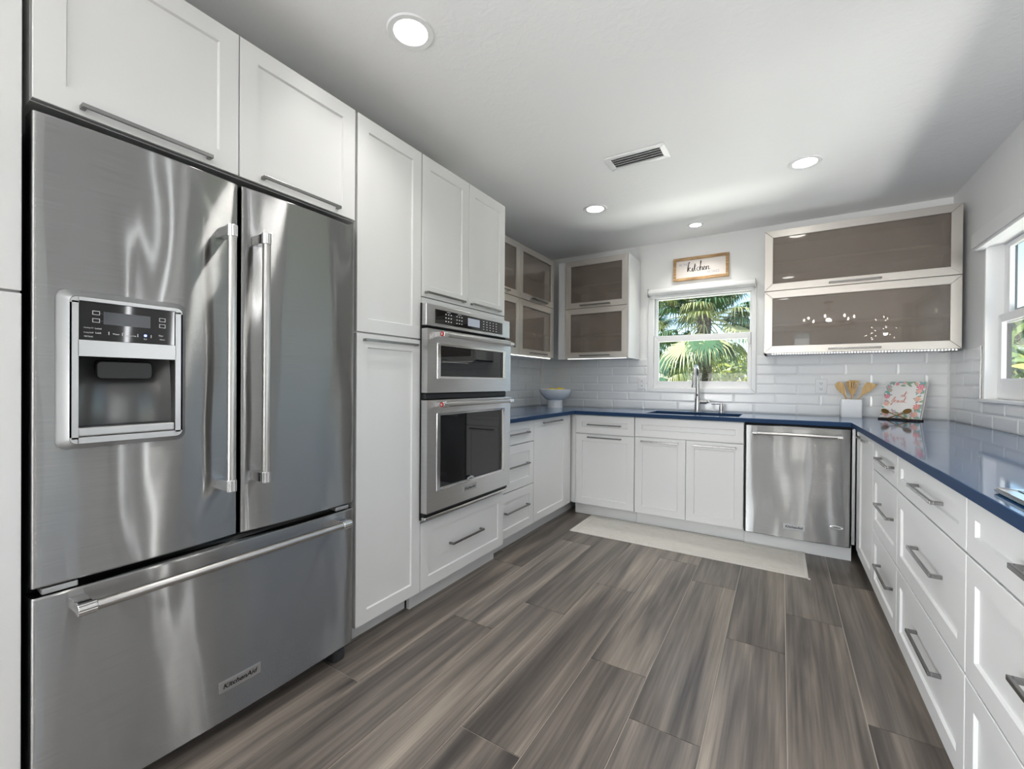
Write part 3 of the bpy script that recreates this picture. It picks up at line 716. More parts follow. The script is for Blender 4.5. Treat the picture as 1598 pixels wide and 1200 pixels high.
# ------------------------------------------------------------------ upper cabinets with bronze glass
def upper(label, M, u0, u1, z0, z1, depth, cols, mid, handles, closed=(False, False), ends=(True, True), hd=.03):
    r = thing('wall_cabinet', label, 'cabinet', tuple(M @ Vector(((u0+u1)/2, -depth/2, z0))), 'bronze glass wall cabinets')
    t = .016; mb = MB(M); f = -.022
    MB(M).box(u0+t, u1-t, -depth+.0005, -depth+.008, z0+t, z1-t).build('back_panel', backm, r); mb.box(u0, u0+t, -depth, f, z0, z1); mb.box(u1-t, u1, -depth, f, z0, z1); mb.box(u0, u1, -depth, f, z0, z0+t); mb.box(u0, u1, -depth, f, z1-t, z1)
    for a, b in cols[:-1]: mb.box(b-.008, b+.008, -depth, f, z0, z1)
    mb.build('carcass', cab, r)
    for zs in ((z0+mid)/2-.035, mid-.008, (mid+z1)/2-.03):
        MB(M).box(u0+t, u1-t, -depth+.008, f-.001, zs, zs+.018).build('shelf', melam, r)
    for a, b in cols:
        for c, d, hz in ((z0, mid, handles[1]), (mid, z1, handles[0])):
            g = .0016; fr = .055
            o = (a+g, b-g, c+g, d-g); i = (a+fr, b-fr, c+fr, d-fr)
            dr = MB(M).ring(o, i, -.02, 0, mitre=.0004).build('door', alum, r, bevel=.0015)
            MB(M).box(i[0]-.004, i[1]+.004, -.013, -.009, i[2]-.004, i[3]+.004).build('glass_panel', frost, dr)
            cu = (a+b)/2+hd*0
            L = min(.29, (b-a)-.13)
            hz_ = c+.024
            MB(M).pull(cu-L/2, cu+L/2, hz_, out=.03).build('handle', pullm, dr, bevel=.001)
    return r
UB, UT, UM = 1.392, 2.318, 1.862
YU = 3.83; XU = -1.852
ul = upper('bronze glass wall cabinet on the left wall, beside the oven tower', FL(XU), 2.44, 3.74, UB, UT, -(XWL+.002-XU), [(2.44, 3.103), (3.103, 3.74)], UM, (1.88, 1.41))
ub = upper('bronze glass wall cabinet left of the sink window', FB(YU), -1.775, -1.168, UB, UT, YW-.002-YU, [(-1.775, -1.168)], UM, (1.88, 1.415))
MB(FB(YU)).box(-1.168, -1.156, -(YW-.002-YU), -.004, UB-.006, UT).build('end_panel', cab, ub, bevel=.001)
MB(FB(YU)).box(-1.852, -1.777, -.05, -.012, UB-.006, UT).build('corner_filler', cab, ub, bevel=.002)
ur = upper('wide bronze glass wall cabinet right of the sink window', FB(YU), -.118, .967, UB, UT, YW-.002-YU, [(-.118, .967)], UM, (1.88, 1.415))

def led_strip(label, M, u0, u1, z, d, lightrot):
    r = thing('light_strip', label, 'light', tuple(M @ Vector(((u0+u1)/2, d, z))), 'strips of small lights under the wall cabinets')
    MB(M).box(u0, u1, d-.006, d+.006, z-.005, z).build('channel', silver, r)
    m = MB(M); n = int((u1-u0)/.0165)
    for k in range(n): u = u0+.008+k*.0165; m.box(u, u+.0055, d-.003, d+.0068, z-.0066, z-.0012)
    tag(m.build('diodes', diode, r), kind='stuff')
led_strip('row of small lights under the left-wall glass cabinet', FL(XU), 2.46, 3.73, UB, -.03, False)
led_strip('row of small lights under the glass cabinet left of the window', FB(YU), -1.76, -1.18, UB, -.03, True)
led_strip('row of small lights under the wide glass cabinet right of the window', FB(YU), -.07, .955, UB, -.03, True)

# ------------------------------------------------------------------ ceiling fittings
def downlight(x, y, label, r=.088, power=1.5, z=CEIL):
    t = thing('recessed_light', label, 'light', (x, y, z), 'recessed ceiling lights')
    MB().lathe([(r*.70, -.002), (r*.72, -.004), (r*.95, -.005), (r, -.0005), (r, 0), (r*.70, 0)], (x, y, z), 40).build('trim_ring', trimw, t, smooth=40)
    MB().lathe([(0, -.0025), (r*.70, -.0025), (r*.70, -.0008), (0, -.0008)], (x, y, z), 40).build('lens', lens, t)
    light('downlight_glow', 'AREA', (0, 0, -.012), power, (1, .975, .93), (0, 0, -1), parent=t, shape='DISK', size=r*1.4, spread=math.radians(115))
downlight(-1.195, 1.19, 'round recessed ceiling light nearest the refrigerator')
downlight(.106, 3.10, 'round recessed ceiling light before the wide right glass cabinet')
downlight(-1.205, 3.12, 'round recessed ceiling light between the vent and back left corner')
downlight(-.615, 3.855, 'small-looking recessed ceiling light directly above the framed sign', r=.062, power=2.6)
downlight(.06, 1.36, 'recessed ceiling light above the right counter, seen reflected in the top glass')
downlight(.02, -.2, 'recessed ceiling light behind the camera, seen reflected in the lower glass')

def vent():
    x0, x1, y0, y1 = -.90, -.552, 2.448, 2.617; z = CEIL
    r = thing('air_vent', 'white louvred air vent in the ceiling', 'vent', ((x0+x1)/2, (y0+y1)/2, z))
    m = MB(Matrix(((1, 0, 0, 0), (0, 0, 1, 0), (0, 1, 0, z), (0, 0, 0, 1))))
    m.ring((x0, x1, y0, y1), (x0+.035, x1-.035, y0+.03, y1-.03), -.007, 0).build('frame', trimw, r, bevel=.003)
    MB().box(x0+.034, x1-.034, y0+.029, y1-.029, z-.0012, z-.0004).build('backing', silver, r)
    for k in range(4):
        y = y0+.036+k*.0265; s = MB(); s.add([(x0+.036, y, z-.012), (x1-.036, y, z-.012), (x1-.036, y+.022, z-.0015), (x0+.036, y+.022, z-.0015), (x0+.036, y, z-.0132), (x1-.036, y, z-.0132), (x1-.036, y+.022, z-.0027), (x0+.036, y+.022, z-.0027)],
              [(0, 1, 2, 3), (7, 6, 5, 4), (0, 4, 5, 1), (1, 5, 6, 2), (2, 6, 7, 3), (3, 7, 4, 0)]); s.build('slat', trimw, r)
vent()

# ------------------------------------------------------------------ window dressings, sign, outlets
def shade(label, M, u0, u1, z0, z1, out):
    r = thing('roller_shade', label, 'shade', tuple(M @ Vector(((u0+u1)/2, 0, z0))))
    rad = (z1-z0)*.40; c = (z0+z1)/2+.006
    MB(M).tube((u0+.006, .012+rad, c), (u1-.006, .012+rad, c), rad, seg=28).build('fabric_roll', cab, r, smooth=40)
    MB(M).box(u0+.008, u1-.008, .016, .026, z0-.012, z0+.022).build('bottom_rail', trimw, r, bevel=.003)
    for u in (u0, u1-.005): MB(M).box(u, u+.005, .012, .012+2*rad, z0+.004, z1+.004).build('bracket', satin, r)
    return r
shade('rolled-up white shade at the top of the sink window', FB(YW), -1.072, -.19, 1.962, 2.035, .05)
vr = thing('window_valance', 'white boxed shade valance across the top of the right side window', 'valance', (XWR, 2.83, 1.95))
MB(FR(XWR)).box(1.94, 3.655, .0015, .05, 1.972, 2.055).build('fascia', trimw, vr, bevel=.004)
MB(FR(XWR)).box(1.95, 3.645, .0015, .085-.04, 1.955, 1.972).build('lower_rail', trimw, vr, bevel=.004)

KITCHEN = [[(0, 0), (.05, .6), (.16, 1.05), (.12, 1.0), (.07, .4), (.05, 0), (.07, .3), (.2, .46), (.22, .36), (.1, .26), (.25, 0), (.35, .05), (.42, .4), (.42, .05), (.5, .02), (.62, .85), (.6, .1), (.70, .02)], [(.52, .52), (.75, .56)],
           [(.95, .35), (.86, .42), (.76, .2), (.84, .0), (.95, .08), (1.1, .95), (1.06, 1.03), (1.04, 0), (1.06, .3), (1.16, .42), (1.2, .3), (1.2, .02), (1.27, .08), (1.40, .3), (1.35, .43), (1.27, .2), (1.36, 0), (1.47, .1), (1.52, .4), (1.52, 0), (1.54, .3), (1.65, .42), (1.69, .3), (1.69, .02), (1.82, .1)], [(.425, .55), (.43, .57)]]
FEAST = [[(0, .1), (.12, .5), (.22, .95), (.30, 1.05), (.26, .8), (.08, -.35), (0, -.45), (.04, -.2), (.2, .1), (.36, .3), (.33, .42), (.25, .2), (.33, 0), (.45, .1), (.62, .38), (.52, .4), (.47, .15), (.54, 0), (.63, .3), (.63, .05), (.72, .1), (.86, .42), (.90, .2), (.86, 0), (.78, .04), (.95, .1), (1.08, .8), (1.12, 1.0), (1.04, .2), (1.1, 0), (1.22, .12)], [(.08, .42), (.36, .5)], [(.95, .6), (1.28, .7)]]
ST = [[(0, .1), (.14, .42), (.18, .2), (.14, 0), (.04, .04), (.22, .1), (.36, .8), (.40, 1.0), (.32, .2), (.38, 0), (.5, .12)], [(.22, .6), (.58, .74)]]
def sign():
    M = FB(YW-.0012); r = thing('framed_sign', 'small wood-framed white sign with script lettering above the sink window', 'sign', (-.62, YW, 2.09))
    MB(M).ring((-.852, -.394, 2.091, 2.297), (-.828, -.418, 2.115, 2.273), 0, .024, mitre=.0003).build('frame', frw, r, bevel=.0015)
    b = MB(M).box(-.83, -.416, .003, .010, 2.113, 2.275).build('board', signw, r)
    m = MB(M)
    for st in KITCHEN: ribbon(m, st, .046, lambda x, y, l: (-.732+x*.104, .0104+l, 2.170+y*.078))
    m.build('script_lettering', ink, b, recalc=False)
    text_mesh('small_lettering', 'IN THIS', (-.800, YW-.0112, 2.225), (1, 0, 0), (0, 0, 1), .075, .022, MAT['f_grey'], b)
    text_mesh('small_lettering', 'WE DANCE', (-.570, YW-.0112, 2.138), (1, 0, 0), (0, 0, 1), .10, .023, MAT['f_grey'], b)
sign()
def outlet(label, u0, u1, z0, z1):
    M = FB(YW-.0105); r = thing('wall_outlet', label, 'outlet', ((u0+u1)/2, YW-.0105, z0), 'outlets on the tiled back wall')
    MB(M).box(u0, u1, 0, .006, z0, z1).build('cover_plate', trimw, r, bevel=.003)
    m = MB(M); cu = (u0+u1)/2
    for cz in (z0+.034, z1-.034):
        f = MB(M).box(cu-.017, cu+.017, .005, .0075, cz-.014, cz+.014).build('socket', trimw, r, bevel=.002)
        s = MB(M); s.box(cu-.008, cu-.005, .0074, .0078, cz-.003, cz+.006); s.box(cu+.005, cu+.008, .0074, .0078, cz-.003, cz+.006); s.tube((cu, .0074, cz-.008), (cu, .0078, cz-.008), .003, seg=10); s.build('slots', blackp, f)
outlet('white double outlet on the tiles left of the utensil crock', .226, .300, 1.092, 1.204)
outlet('white outlet on the tiles just left of the window frame', -1.168, -1.094, 1.105, 1.218)

# ------------------------------------------------------------------ sink fittings
def faucet():
    x, y, z = -.618, 4.06, CT1; r = thing('faucet', 'brushed nickel single-lever pull-down faucet behind the sink', 'faucet', (x, y, z))
    MB().lathe([(0, 0), (.030, 0), (.030, .006), (.026, .010), (.0245, .10), (.0225, .115), (.0, .115)], (x, y, z), 28).build('base', satin, r, smooth=35)
    pts = [(x, y, z+.11), (x, y, z+.20), (x, y, z+.30)]
    for k in range(1, 13):
        a = math.pi*k/12; pts.append((x, y-.095+.095*math.cos(a), z+.30+.092*math.sin(a)))
    MB().path(pts, [.0175, .0165, .0145]+[.013]*12, 18).build('spout', satin, r, smooth=50)
    yh = y-.19
    h = MB().lathe([(0, .315), (.013, .315), (.014, .29), (.0155, .24), (.021, .225-.005), (.021, .215), (.0, .215)], (x, yh, z-.0), 24).build('spray_head', satin, r, smooth=35)
    MB().lathe([(0, 0), (.0195, 0), (.0195, .004), (0, .004)], (x, yh, z+.212), 24).build('spray_face', blackp, h)
    MB().box(x-.005, x+.005, y-.0225, y-.017, z+.135, z+.155).build('sensor', blackp, r, bevel=.002)
    MB().tube((x+.015, y, z+.085), (x+.075, y-.01, z+.085), .0165, seg=20).build('valve', satin, r, smooth=40, bevel=.002)
    MB().path([(x+.072, y-.01, z+.085), (x+.09, y-.03, z+.09), (x+.098, y-.075, z+.098)], [.010, .008, .006], 12).build('lever', chrome, r, smooth=50)
faucet()
def dispenser():
    x, y, z = -.432, 4.07, CT1; r = thing('soap_dispenser', 'small brushed nickel soap pump right of the faucet', 'soap dispenser', (x, y, z))
    MB().lathe([(0, 0), (.021, 0), (.021, .008), (.017, .012), (.017, .055), (.011, .060), (.011, .075), (0, .075)], (x, y, z), 24).build('body', satin, r, smooth=35)
    MB().path([(x, y, z+.070), (x-.03, y-.01, z+.074), (x-.075, y-.03, z+.070)], [.009, .007, .005], 12).build('spout', chrome, r, smooth=50)
dispenser()

# ------------------------------------------------------------------ things on the counter
def bowl():
    x, y, z = -1.895, 3.87, CT1; r = thing('footed_bowl', 'white footed ceramic bowl of lemons in the back left corner', 'bowl', (x, y, z))
    MB().lathe([(0, 0), (.075, 0), (.076, .008), (.072, .03), (.074, .075), (.0, .075)], (x, y, z), 40).build('foot', ceram, r, smooth=50)
    prof = [(0, .072), (.070, .072), (.105, .092), (.135, .122), (.152, .150), (.160, .178), (.156, .180), (.147, .152), (.130, .127), (.10, .101), (.06, .084), (0, .082)]
    MB().lathe(prof, (x, y, z), 48).build('dish', ceram, r, smooth=60)
    n = 0; first = None
    spots = [(-.085, -.035, .150, 'pale yellow lemon at the left of the white bowl'), (-.012, -.06, .162, 'bright yellow lemon in the middle front of the white bowl'), (.068, -.035, .166, 'deep yellow lemon at the right of the white bowl'),
             (-.045, .055, .158, 'yellow lemon at the back left of the white bowl'), (.045, .055, .155, 'yellow lemon at the back right of the white bowl'), (.0, .0, .120, 'yellow lemon at the bottom of the white bowl')]
    for (dx, dy, dz, lb) in spots:
        if first is None:
            m = MB(); pr = []
            for k in range(17):
                t = k/16; a = math.pi*t; rr = .031*math.sin(a)**.85; zz = -.040*math.cos(a)
                if t in (0, 1): rr = 0
                if k in (1, 15): rr = .0065; zz = math.copysign(.040, zz)
                pr.append((rr, zz))
            m.lathe(pr, seg=24); o = first = m.build('lemon', lemon, origin=(0, 0, 0), smooth=60)
        else: o = first.copy(); COL.objects.link(o)
        o.location = (x+dx, y+dy, z+dz); o.rotation_euler = (1.3+n*.4, .5*n, n*1.1); n += 1
        tag(o, lb, 'lemon', 'lemons in the white bowl')
bowl()
def crock():
    x0, x1, y0, y1, z, h, t = .378, .502, 4.035, 4.159, CT1, .136, .006
    r = thing('utensil_crock', 'square white ceramic crock holding wooden utensils', 'crock', (.44, 4.097, z)); m = MB()
    def L(i, zz): return [(x, y, zz) for x, y in m.roundrect(x0+i, x1-i, y0+i, y1-i, .008, 3)]
    m.loft([L(.002, z), L(0, z+.004), L(0, z+h-.002), L(.002, z+h), L(t, z+h), L(t, z+t)]); m.build('pot', ceram, r, smooth=40)
    def utensil(name, label, base, top, head, slots=0, yaw=0.0):
        b = Vector(base); tp = Vector(top); d = (tp-b).normalized(); side = d.cross(Vector((0, -1, 0))).normalized(); side = Matrix.Rotation(yaw, 3, d) @ side; nn = side.cross(d).normalized()
        o = thing(name, label, 'utensil', base, 'wooden utensils in the white crock'); L_ = (tp-b).length
        M = Matrix(((side.x, nn.x, d.x, b.x), (side.y, nn.y, d.y, b.y), (side.z, nn.z, d.z, b.z), (0, 0, 0, 1)))
        MB(M).path([(0, 0, 0), (0, 0, L_*.45), (0, 0, L_*.68)], [.0055, .005, .006], 10).build('handle', woodu, o, smooth=50)
        hd = MB(M); z0 = L_*.62
        if head == 'slotted':
            W0, W1 = .012, .030; zs = [z0, z0+(L_-z0)*.35, z0+(L_-z0)*.42, L_-.012, L_]
            xs_ = [-1, -.62, -.36, -.13, .13, .36, .62, 1]
            def wd(zz): t = (zz-z0)/(L_-z0); return W0+(W1-W0)*min(1, t*1.4)
            for j in range(4):
                za, zb = zs[j], zs[j+1]
                for i in range(7):
                    if j in (2,) and i in (1, 3, 5): continue
                    hd.prism([(xs_[i]*wd(za), za), (xs_[i+1]*wd(za), za), (xs_[i+1]*wd(zb), zb), (xs_[i]*wd(zb), zb)], -.003, .003)
        else:
            pts = []
            if head == 'spoon': pr = [(.006, 0), (.016, .25), (.026, .55), (.028, .75), (.022, .92), (.008, 1.0)]
            elif head == 'spatula': pr = [(.006, 0), (.018, .3), (.027, .65), (.030, .92), (.028, 1.0)]
            else: pr = [(.006, 0), (.017, .25), (.027, .55), (.031, .80), (.030, 1.0)]
            R_ = [(w, z0+(L_-z0)*t) for w, t in pr]; Lh = [(-w, z0+(L_-z0)*(t if head != 'turner' else t*.86)) for w, t in pr]
            hd.prism(R_+Lh[::-1], -.003, .003)
        hd.build('head', woodu, o, bevel=.0015)
    utensil('wooden_spoon', 'wooden spoon leaning left in the white crock', (.465, 4.06, z+.01), (.358, 4.05, z+.262), 'spoon')
    utensil('slotted_spatula', 'slotted wooden spatula in the middle of the white crock', (.43, 4.07, z+.01), (.456, 4.06, z+.275), 'slotted')
    utensil('wooden_spatula', 'plain wooden spatula behind the slotted one in the crock', (.46, 4.12, z+.01), (.437, 4.10, z+.272), 'spatula', yaw=.5)
    utensil('wooden_turner', 'angled wooden turner leaning right in the white crock', (.40, 4.10, z+.01), (.560, 4.04, z+.262), 'turner')
crock()
def cookbook():
    A = Vector((.600, 4.045, CT1+.014)); B = Vector((.785, 3.905, CT1+.014)); w = (B-A).length; ex = (B-A).normalized(); back = Vector((-ex.y, ex.x, 0)); back = back if back.y > 0 else -back
    lean = math.radians(17); up = Vector((0, 0, 1))*math.cos(lean)+back*math.sin(lean); nn = ex.cross(up).normalized()
    front = nn if nn.dot(back) < 0 else -nn
    H = .265; T = .026
    M = Matrix(((ex.x, front.x, up.x, A.x), (ex.y, front.y, up.y, A.y), (ex.z, front.z, up.z, A.z), (0, 0, 0, 1)))   # (u along width, d out of the cover, z up the cover)
    r = thing('cookbook', 'cookbook with a floral cover and rose gold title, standing on the counter', 'book', tuple((A+B)/2))
    MB(M).box(.002, w-.004, -T+.003, -.003, .003, H-.003).build('pages', pagem, r)
    c = MB(M); c.box(0, w, -.003, 0, 0, H); c.box(0, w, -T, -T+.003, 0, H); c.box(0, .003, -T, 0, 0, H)
    cols = ['f_teal', 'f_pink', 'f_rose', 'f_peach', 'f_coral', 'f_green', 'f_grey']
    rnd = random.Random(5)
    def blob(u, z, rad, mi, petals=7, lift=.0004, sq=1.0):
        n = 28; pts = []
        for k in range(n):
            a = 2*math.pi*k/n; q = rad*(.80+.22*math.cos(a*petals)); pts.append((min(max(u+q*math.cos(a), .001), w-.001), min(max(z+q*sq*math.sin(a), .001), H-.001)))
        c.add([(p[0], lift, p[1]) for p in pts], [tuple(range(n))], mi)
    def leaf(u, z, L, a, mi, lift=.0003):
        pts = [(-.5, 0), (-.2, .16), (.15, .18), (.5, 0), (.15, -.18), (-.2, -.16)]
        c.add([(min(max(u+L*(p[0]*math.cos(a)-p[1]*math.sin(a)), .001), w-.001), lift, min(max(z+L*(p[0]*math.sin(a)+p[1]*math.cos(a)), .001), H-.001)) for p in pts], [tuple(range(6))], mi)
    for k in range(64):
        e = rnd.random()
        t = rnd.random(); side = rnd.choice('LRTLRTBLR')
        if side == 'L': u, z = rnd.uniform(.0, .045), t*H
        elif side == 'R': u, z = w-rnd.uniform(.0, .04), t*H
        elif side == 'T': u, z = t*w, H-rnd.uniform(0, .03)
        else: u, z = t*w, rnd.uniform(0, .06)
        leaf(u, z, rnd.uniform(.025, .05), rnd.uniform(0, 6.3), 1+rnd.choice([0, 0, 5, 5, 6]), .0003+k*.000004)
    flowers = [(.022, .225, .022, 1), (.03, .20, .018, 6), (.022, .155, .021, 2), (.02, .12, .012, 7), (.025, .10, .022, 4), (.03, .035, .030, 3), (w-.025, .225, .026, 2), (w-.03, .195, .020, 3), (w-.05, .25, .012, 4), (w-.03, .14, .022, 4), (w-.028, .085, .024, 5), (w-.035, .03, .026, 3), (.08, .045, .014, 7), (.12, .03, .014, 3), (.07, H-.018, .014, 2), (.11, H-.012, .012, 3)]
    for i, (u, z, rad, mi) in enumerate(flowers):
        blob(u, z, rad, mi, 6+i % 3, .0007+i*.00003); blob(u, z, rad*.62, 3 if mi != 3 else 4, 6, .0011+i*.00003); blob(u, z, rad*.28, mi if mi != 1 else 2, 5, .0015+i*.00003)
    cv = c.build('cover', [paper]+[MAT[k] for k in cols], r, recalc=False)
    m = MB(M)
    for st in FEAST: ribbon(m, st, .055, lambda x, y, l: (.052+x*.072, .0007, .112+y*.040))
    for st in ST: ribbon(m, st, .055, lambda x, y, l: (.102+x*.072, .0007, .153+y*.040))
    m.build('title_lettering', rosegold, cv, recalc=False)
    # stand
    s = thing('cookbook_stand', 'dark bronze cookbook stand with two crossed brass spoons in front', 'stand', tuple((A+B)/2-Vector((0, 0, .014))))
    A0 = A-Vector((0, 0, .014)); M0 = Matrix(((ex.x, -back.x, 0, A0.x), (ex.y, -back.y, 0, A0.y), (0, 0, 1, A0.z), (0, 0, 0, 1)))
    MB(M0).box(.0, w, -.05, .022, .0, .010).build('ledge', iron, s, bevel=.002)
    m = MB(M0); bu = math.tan(lean)
    m.path([(w*.5, -.045, .008), (w*.5, -.05-.20*bu, .20)], .004, 8); m.path([(w*.5, -.052-.19*bu, .19), (w*.5, -.115, .004)], .004, 8); m.build('back_leg', iron, s)
    def spoon(u0, u1, zt):
        p0 = Vector((u0, .018, .008)); p1 = Vector((u1, .010, zt)); d = (p1-p0).normalized()
        q = MB(M0); q.path([p0, p0.lerp(p1, .5), p1], [.0045, .0032, .0035], 8)
        c0 = p1+d*.020; side = Vector((d.z, 0, -d.x)); 
        loops = []
        for kk, (rr, dd) in enumerate(((1.0, .0), (.97, .003), (.75, -.004), (.4, -.008), (.02, -.010))):
            loops.append([c0+d*(.026*rr*math.cos(2*math.pi*i/20))+side*(.017*rr*math.sin(2*math.pi*i/20))+Vector((0, dd+.006, 0)) for i in range(20)])
        q.loft(loops); return q.build('spoon', brass, s, smooth=60)
    spoon(w*.80, w*.26, .052); spoon(w*.24, w*.66, .056)
cookbook()

def rug():
    x0, x1, y0, y1 = -1.402, .146, 3.135, 3.600; r = thing('runner_rug', 'long cream woven runner rug in front of the sink', 'rug', ((x0+x1)/2, (y0+y1)/2, 0))
    m = MB(); nx, ny = 60, 18; vs = []
    for i in range(nx+1):
        for j in range(ny+1):
            x = x0+.012+(x1-x0-.024)*i/nx; y = y0+.012+(y1-y0-.024)*j/ny; vs.append((x, y, .006+.0008*math.sin(x*9)*math.sin(y*14)))
    m.add(vs, [(i*(ny+1)+j, (i+1)*(ny+1)+j, (i+1)*(ny+1)+j+1, i*(ny+1)+j+1) for i in range(nx) for j in range(ny)]); m.box(x0+.012, x1-.012, y0+.012, y1-.012, .0002, .0045)
    m.build('weave', rugm, r, smooth=60, recalc=False)
    M = Matrix(((1, 0, 0, 0), (0, 0, 1, 0), (0, 1, 0, 0), (0, 0, 0, 1)))
    MB(M).ring((x0, x1, y0, y1), (x0+.018, x1-.018, y0+.018, y1-.018), .0003, .0078).build('hem', rugb, r, bevel=.002)
    MB(M).ring((x0+.045, x1-.045, y0+.045, y1-.045), (x0+.052, x1-.052, y0+.052, y1-.052), .004, .0079).build('border_stripe', MAT['f_grey'] if False else rugb, r)
    MB().box(x1-.004, x1+.010, y0-.012, y0+.004, .0005, .006).build('tassel', rugb, r, bevel=.002)
rug()

# ------------------------------------------------------------------ dining area lamps seen in the cabinet glass
def ring_chandelier(x, y, z):
    r = thing('ring_chandelier', 'ring chandelier of eight candle bulbs, seen reflected in the lower right cabinet glass', 'lamp', (x, y, z))
    MB().lathe([(.31, -.02), (.335, -.02), (.335, .0), (.31, .0), (.31, -.02)], (x, y, z-.08), 56).build('ring', iron, r, smooth=40)
    m = MB(); m.tube((x, y, z+.16), (x, y, CEIL-.02), .006)
    for k in range(4):
        a = math.pi*k/2+.3; m.tube((x+.32*math.cos(a), y+.32*math.sin(a), z-.08), (x, y, z+.17), .004, seg=8)
    m.build('suspension', iron, r); MB().lathe([(0, -.03), (.06, -.028), (.065, 0), (0, 0)], (x, y, CEIL-.0005), 28).build('canopy', iron, r, smooth=40)
    for k in range(8):
        a = 2*math.pi*(k+.25)/8; bx, by = x+.322*math.cos(a), y+.322*math.sin(a)
        s = MB().tube((bx, by, z-.08), (bx, by, z-.02), .011).build('candle_sleeve', ceram, r)
        MB().lathe([(0, 0), (.009, .004), (.016, .022), (.011, .042), (0, .058)], (bx, by, z-.02), 16).build('bulb', bulbm, s, smooth=60)
    light('bulb_glow', 'POINT', (0, 0, -.02), 7, (1, .95, .87), parent=r, shadow_soft_size=.03)
ring_chandelier(.62, -.80, 2.2)
def burst_chandelier(x, y, z):
    r = thing('burst_chandelier', 'starburst crystal chandelier, seen reflected in the right cabinet glass', 'lamp', (x, y, z))
    MB().lathe([(0, -.05), (.035, -.035), (.05, 0), (.035, .035), (0, .05)], (x, y, z), 20).build('core', chrome, r, smooth=60)
    MB().tube((x, y, z+.04), (x, y, CEIL-.001), .006).build('rod', iron, r)
    rn = random.Random(3)
    for k in range(22):
        d = Vector((rn.gauss(0, 1), rn.gauss(0, 1), rn.gauss(0, .5))).normalized(); L = rn.uniform(.16, .30); c = Vector((x, y, z))
        a = MB().tube(c+d*.04, c+d*L, .003, seg=8).build('arm', chrome, r)
        MB().tube(c+d*L, c+d*(L+.03), .008, .004, seg=8).build('bulb', bulbm, a)
    light('burst_glow', 'POINT', (0, 0, -.05), 7, (1, .95, .88), parent=r, shadow_soft_size=.03)
burst_chandelier(1.52, -2.1, 2.1)
cu = thing('curtain_panel', 'white pleated curtain on the far dining wall, seen reflected in the cabinet glass', 'curtain', (2.55, -3.9, 0))
m = MB(); pts = []
for k in range(81):
    t = k/80; pts.append((2.05+1.0*t, -3.9+.035*math.sin(t*2*math.pi*11), .03))
m.add([p for p in pts]+[(p[0], p[1], 2.4) for p in pts], [(k, k+1, 82+k, 81+k) for k in range(80)]); m.build('fabric', curtain, cu, smooth=60, recalc=False)

# ------------------------------------------------------------------ outdoors
tag(MB().box(-40, 40, 4.5, 60, -.25, -.15).build('lawn_ground', lawn), kind='structure')
tag(MB().box(1.25, 9, 1.95, 4.5, -.25, -.14).build('patio_ground', mat('pale_concrete', (.55, .54, .51), .9)), kind='structure')
def palm(label, x, y, h, r, nf, seed, lean=(0, 0), fan=.85, skirt=.3):
    rn = random.Random(seed); z0 = -.15; t = thing('palm_tree', label, 'tree', (x, y, z0), 'palm trees outside the sink window')
    n = 16; pts = []; rad = []
    for k in range(n+1):
        u = k/n; pts.append((x+lean[0]*u*u, y+lean[1]*u*u, z0+(h-z0)*u)); rad.append(r*(1.25-.35*u+.10*(k % 2)))
    MB().path(pts, rad, 14).build('trunk', palm_t, t, smooth=50)
    m = MB(); top = Vector(pts[-1]); bo = MB()
    for k in range(60):
        a = rn.uniform(0, 6.28); zz = rn.uniform(.35, 1.0)*(h-z0)+z0; b = Vector((x+lean[0]*((zz-z0)/(h-z0))**2, y+lean[1]*((zz-z0)/(h-z0))**2, zz)); d = Vector((math.cos(a), math.sin(a), .9)).normalized()
        bo.tube(b+d*.02, b+Vector((math.cos(a), math.sin(a), 0))*r*1.05+Vector((0, 0, .18)), .045*r/.16, .02*r/.16, seg=6)
    bo.build('leaf_boots', palm_t, t)
    pet = MB()
    for k in range(nf):
        az = k*2.39996+rn.uniform(-.2, .2); el = math.radians(rn.uniform(80, 5)) if k > nf*skirt else math.radians(rn.uniform(0, -55))
        d = Vector((math.cos(az)*math.cos(el), math.sin(az)*math.cos(el), math.sin(el))); L = rn.uniform(.75, 1.35)*(fan/.85)**.5
        p0 = top+Vector((0, 0, rn.uniform(-.25, .1))); p1 = p0+d*L*.55; p2 = p0+d*L+Vector((0, 0, -.12))
        pet.path([p0, p1, p2], [.016, .012, .009], 6, 0)
        fd = (p2-p1).normalized(); sd = fd.cross(Vector((0, 0, 1))); sd = sd.normalized() if sd.length > .05 else Vector((1, 0, 0)); nn = sd.cross(fd).normalized()
        F_ = rn.uniform(.75, 1.05)*fan; mi = 1 if rn.random() < .30 else 0
        for q in range(34):
            a = math.radians(-150+300*q/33)+rn.uniform(-.03, .03); ld = fd*math.cos(a)+sd*math.sin(a); ld = (ld+nn*.15).normalized()
            LL = F_*(.62+.38*math.cos(a/2)**2)*rn.uniform(.9, 1.05); wv = ld.cross(nn).normalized()*.021
            c1 = p2+ld*LL*.5; c2 = p2+ld*LL*.78+Vector((0, 0, -.06)); c3 = p2+ld*LL+Vector((0, 0, -.20-rn.uniform(0, .12)))
            m.add([p2-wv*.3, p2+wv*.3, c1+wv, c1-wv, c2+wv*.7, c2-wv*.7, c3], [(0, 1, 2, 3), (3, 2, 4, 5), (5, 4, 6)], mi)
    m.build('fronds', [palm_g, palm_y], t, recalc=False); pet.build('leaf_stalks', palm_y, t, smooth=50)
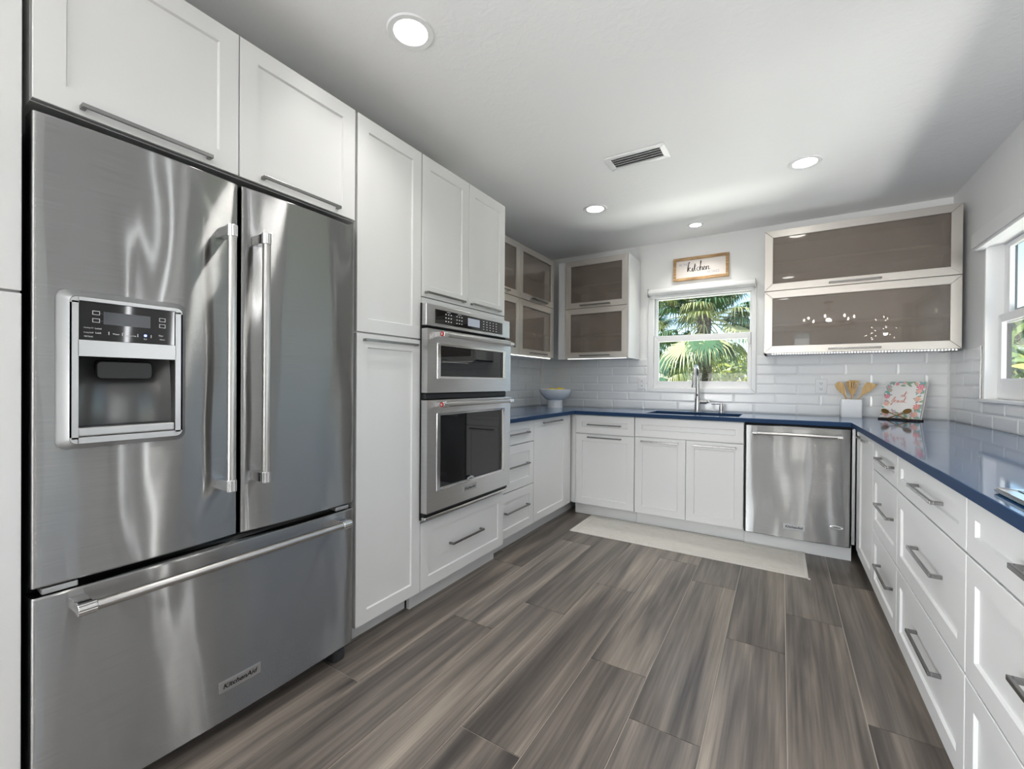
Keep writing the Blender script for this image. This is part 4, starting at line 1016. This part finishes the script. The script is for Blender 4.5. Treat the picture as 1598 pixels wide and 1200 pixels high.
def bush(label, x, y, z0, rx, ry, rz, n, mats_, seed, size=.12, name='leafy_shrub', cat='shrub', trunk=0):
    rn = random.Random(seed); t = thing(name, label, cat, (x, y, -.15)); m = MB()
    for k in range(n):
        d = Vector((rn.gauss(0, 1), rn.gauss(0, 1), rn.gauss(0, 1))).normalized(); q = rn.uniform(.55, 1.0)*(1+.18*math.sin(d.x*5+seed)*math.cos(d.z*6)); c = Vector((x+d.x*rx*q, y+d.y*ry*q, z0+rz+d.z*rz*q))
        a = Vector((rn.gauss(0, 1), rn.gauss(0, 1), rn.gauss(0, 1))).normalized(); b = a.orthogonal().normalized(); b = Matrix.Rotation(rn.uniform(0, 6.3), 3, a) @ b; s_ = size*rn.uniform(.6, 1.3)
        m.add([c-a*s_, c+b*s_*.35, c+a*s_, c-b*s_*.35], [(0, 1, 2, 3)], rn.randrange(len(mats_)))
    m.build('foliage', mats_, t, recalc=False)
    MB().path([(x, y, -.15), (x+.05, y, z0+rz*.6), (x, y+.05, z0+rz)], [max(.05, rz*.05), .04, .02], 8).build('stem', palm_t, t)
    return t
palm('tall fan palm with a dark rough trunk outside the sink window, right of the faucet', -1.55, 11.0, 2.75, .16, 74, 11, fan=.66)
palm('slim fan palm further left outside the sink window', -4.9, 16.5, 3.0, .12, 44, 4, lean=(.5, 0), fan=.7)
palm('low young fan palm outside the sink window, left of the faucet', -2.02, 9.0, .75, .06, 18, 21, fan=.30, skirt=.1)
bush('pale bushy tree outside the left of the sink window', -7.2, 20, .2, 1.5, 1.2, 1.0, 2600, [bush_c, bush_a, bush_b], 2, .16, 'leafy_tree', 'tree')
bush('yellow-green hedge shrub low outside the sink window, left of the palm trunk', -3.9, 21, -.15, 1.3, .7, .7, 2200, [bush_b, bush_a], 8, .11)
bush('yellow-green hedge shrub low outside the sink window, right of the palm trunk', -1.3, 16, -.15, 1.3, .7, .60, 2200, [bush_b, bush_c], 9, .11)
bush('tall light green tree outside the sink window behind the palms', -3.2, 24, .6, 2.2, 1.6, 1.3, 2600, [bush_c, bush_b, bush_a], 12, .18, 'leafy_tree', 'tree')
bush('green shrub outside the right side window', 2.62, 8.2, -.1, .85, .85, .78, 3000, [bush_a, palm_g, bush_b], 15, .11)
bush('tall dark green tree outside the right side window', 4.75, 14.6, 1.0, 1.2, 1.2, .9, 2600, [palm_g, bush_a], 16, .16, 'leafy_tree', 'tree')
bush('broad green tree far behind the left end of the sink window', -9.5, 27, .4, 2.4, 1.5, 1.6, 2000, [bush_a, bush_c, palm_g], 31, .22, 'leafy_tree', 'tree')
bush('broad pale green tree far behind the right end of the sink window', 1.2, 27, .3, 2.2, 1.5, 1.5, 2000, [bush_c, bush_a, bush_b], 32, .22, 'leafy_tree', 'tree')
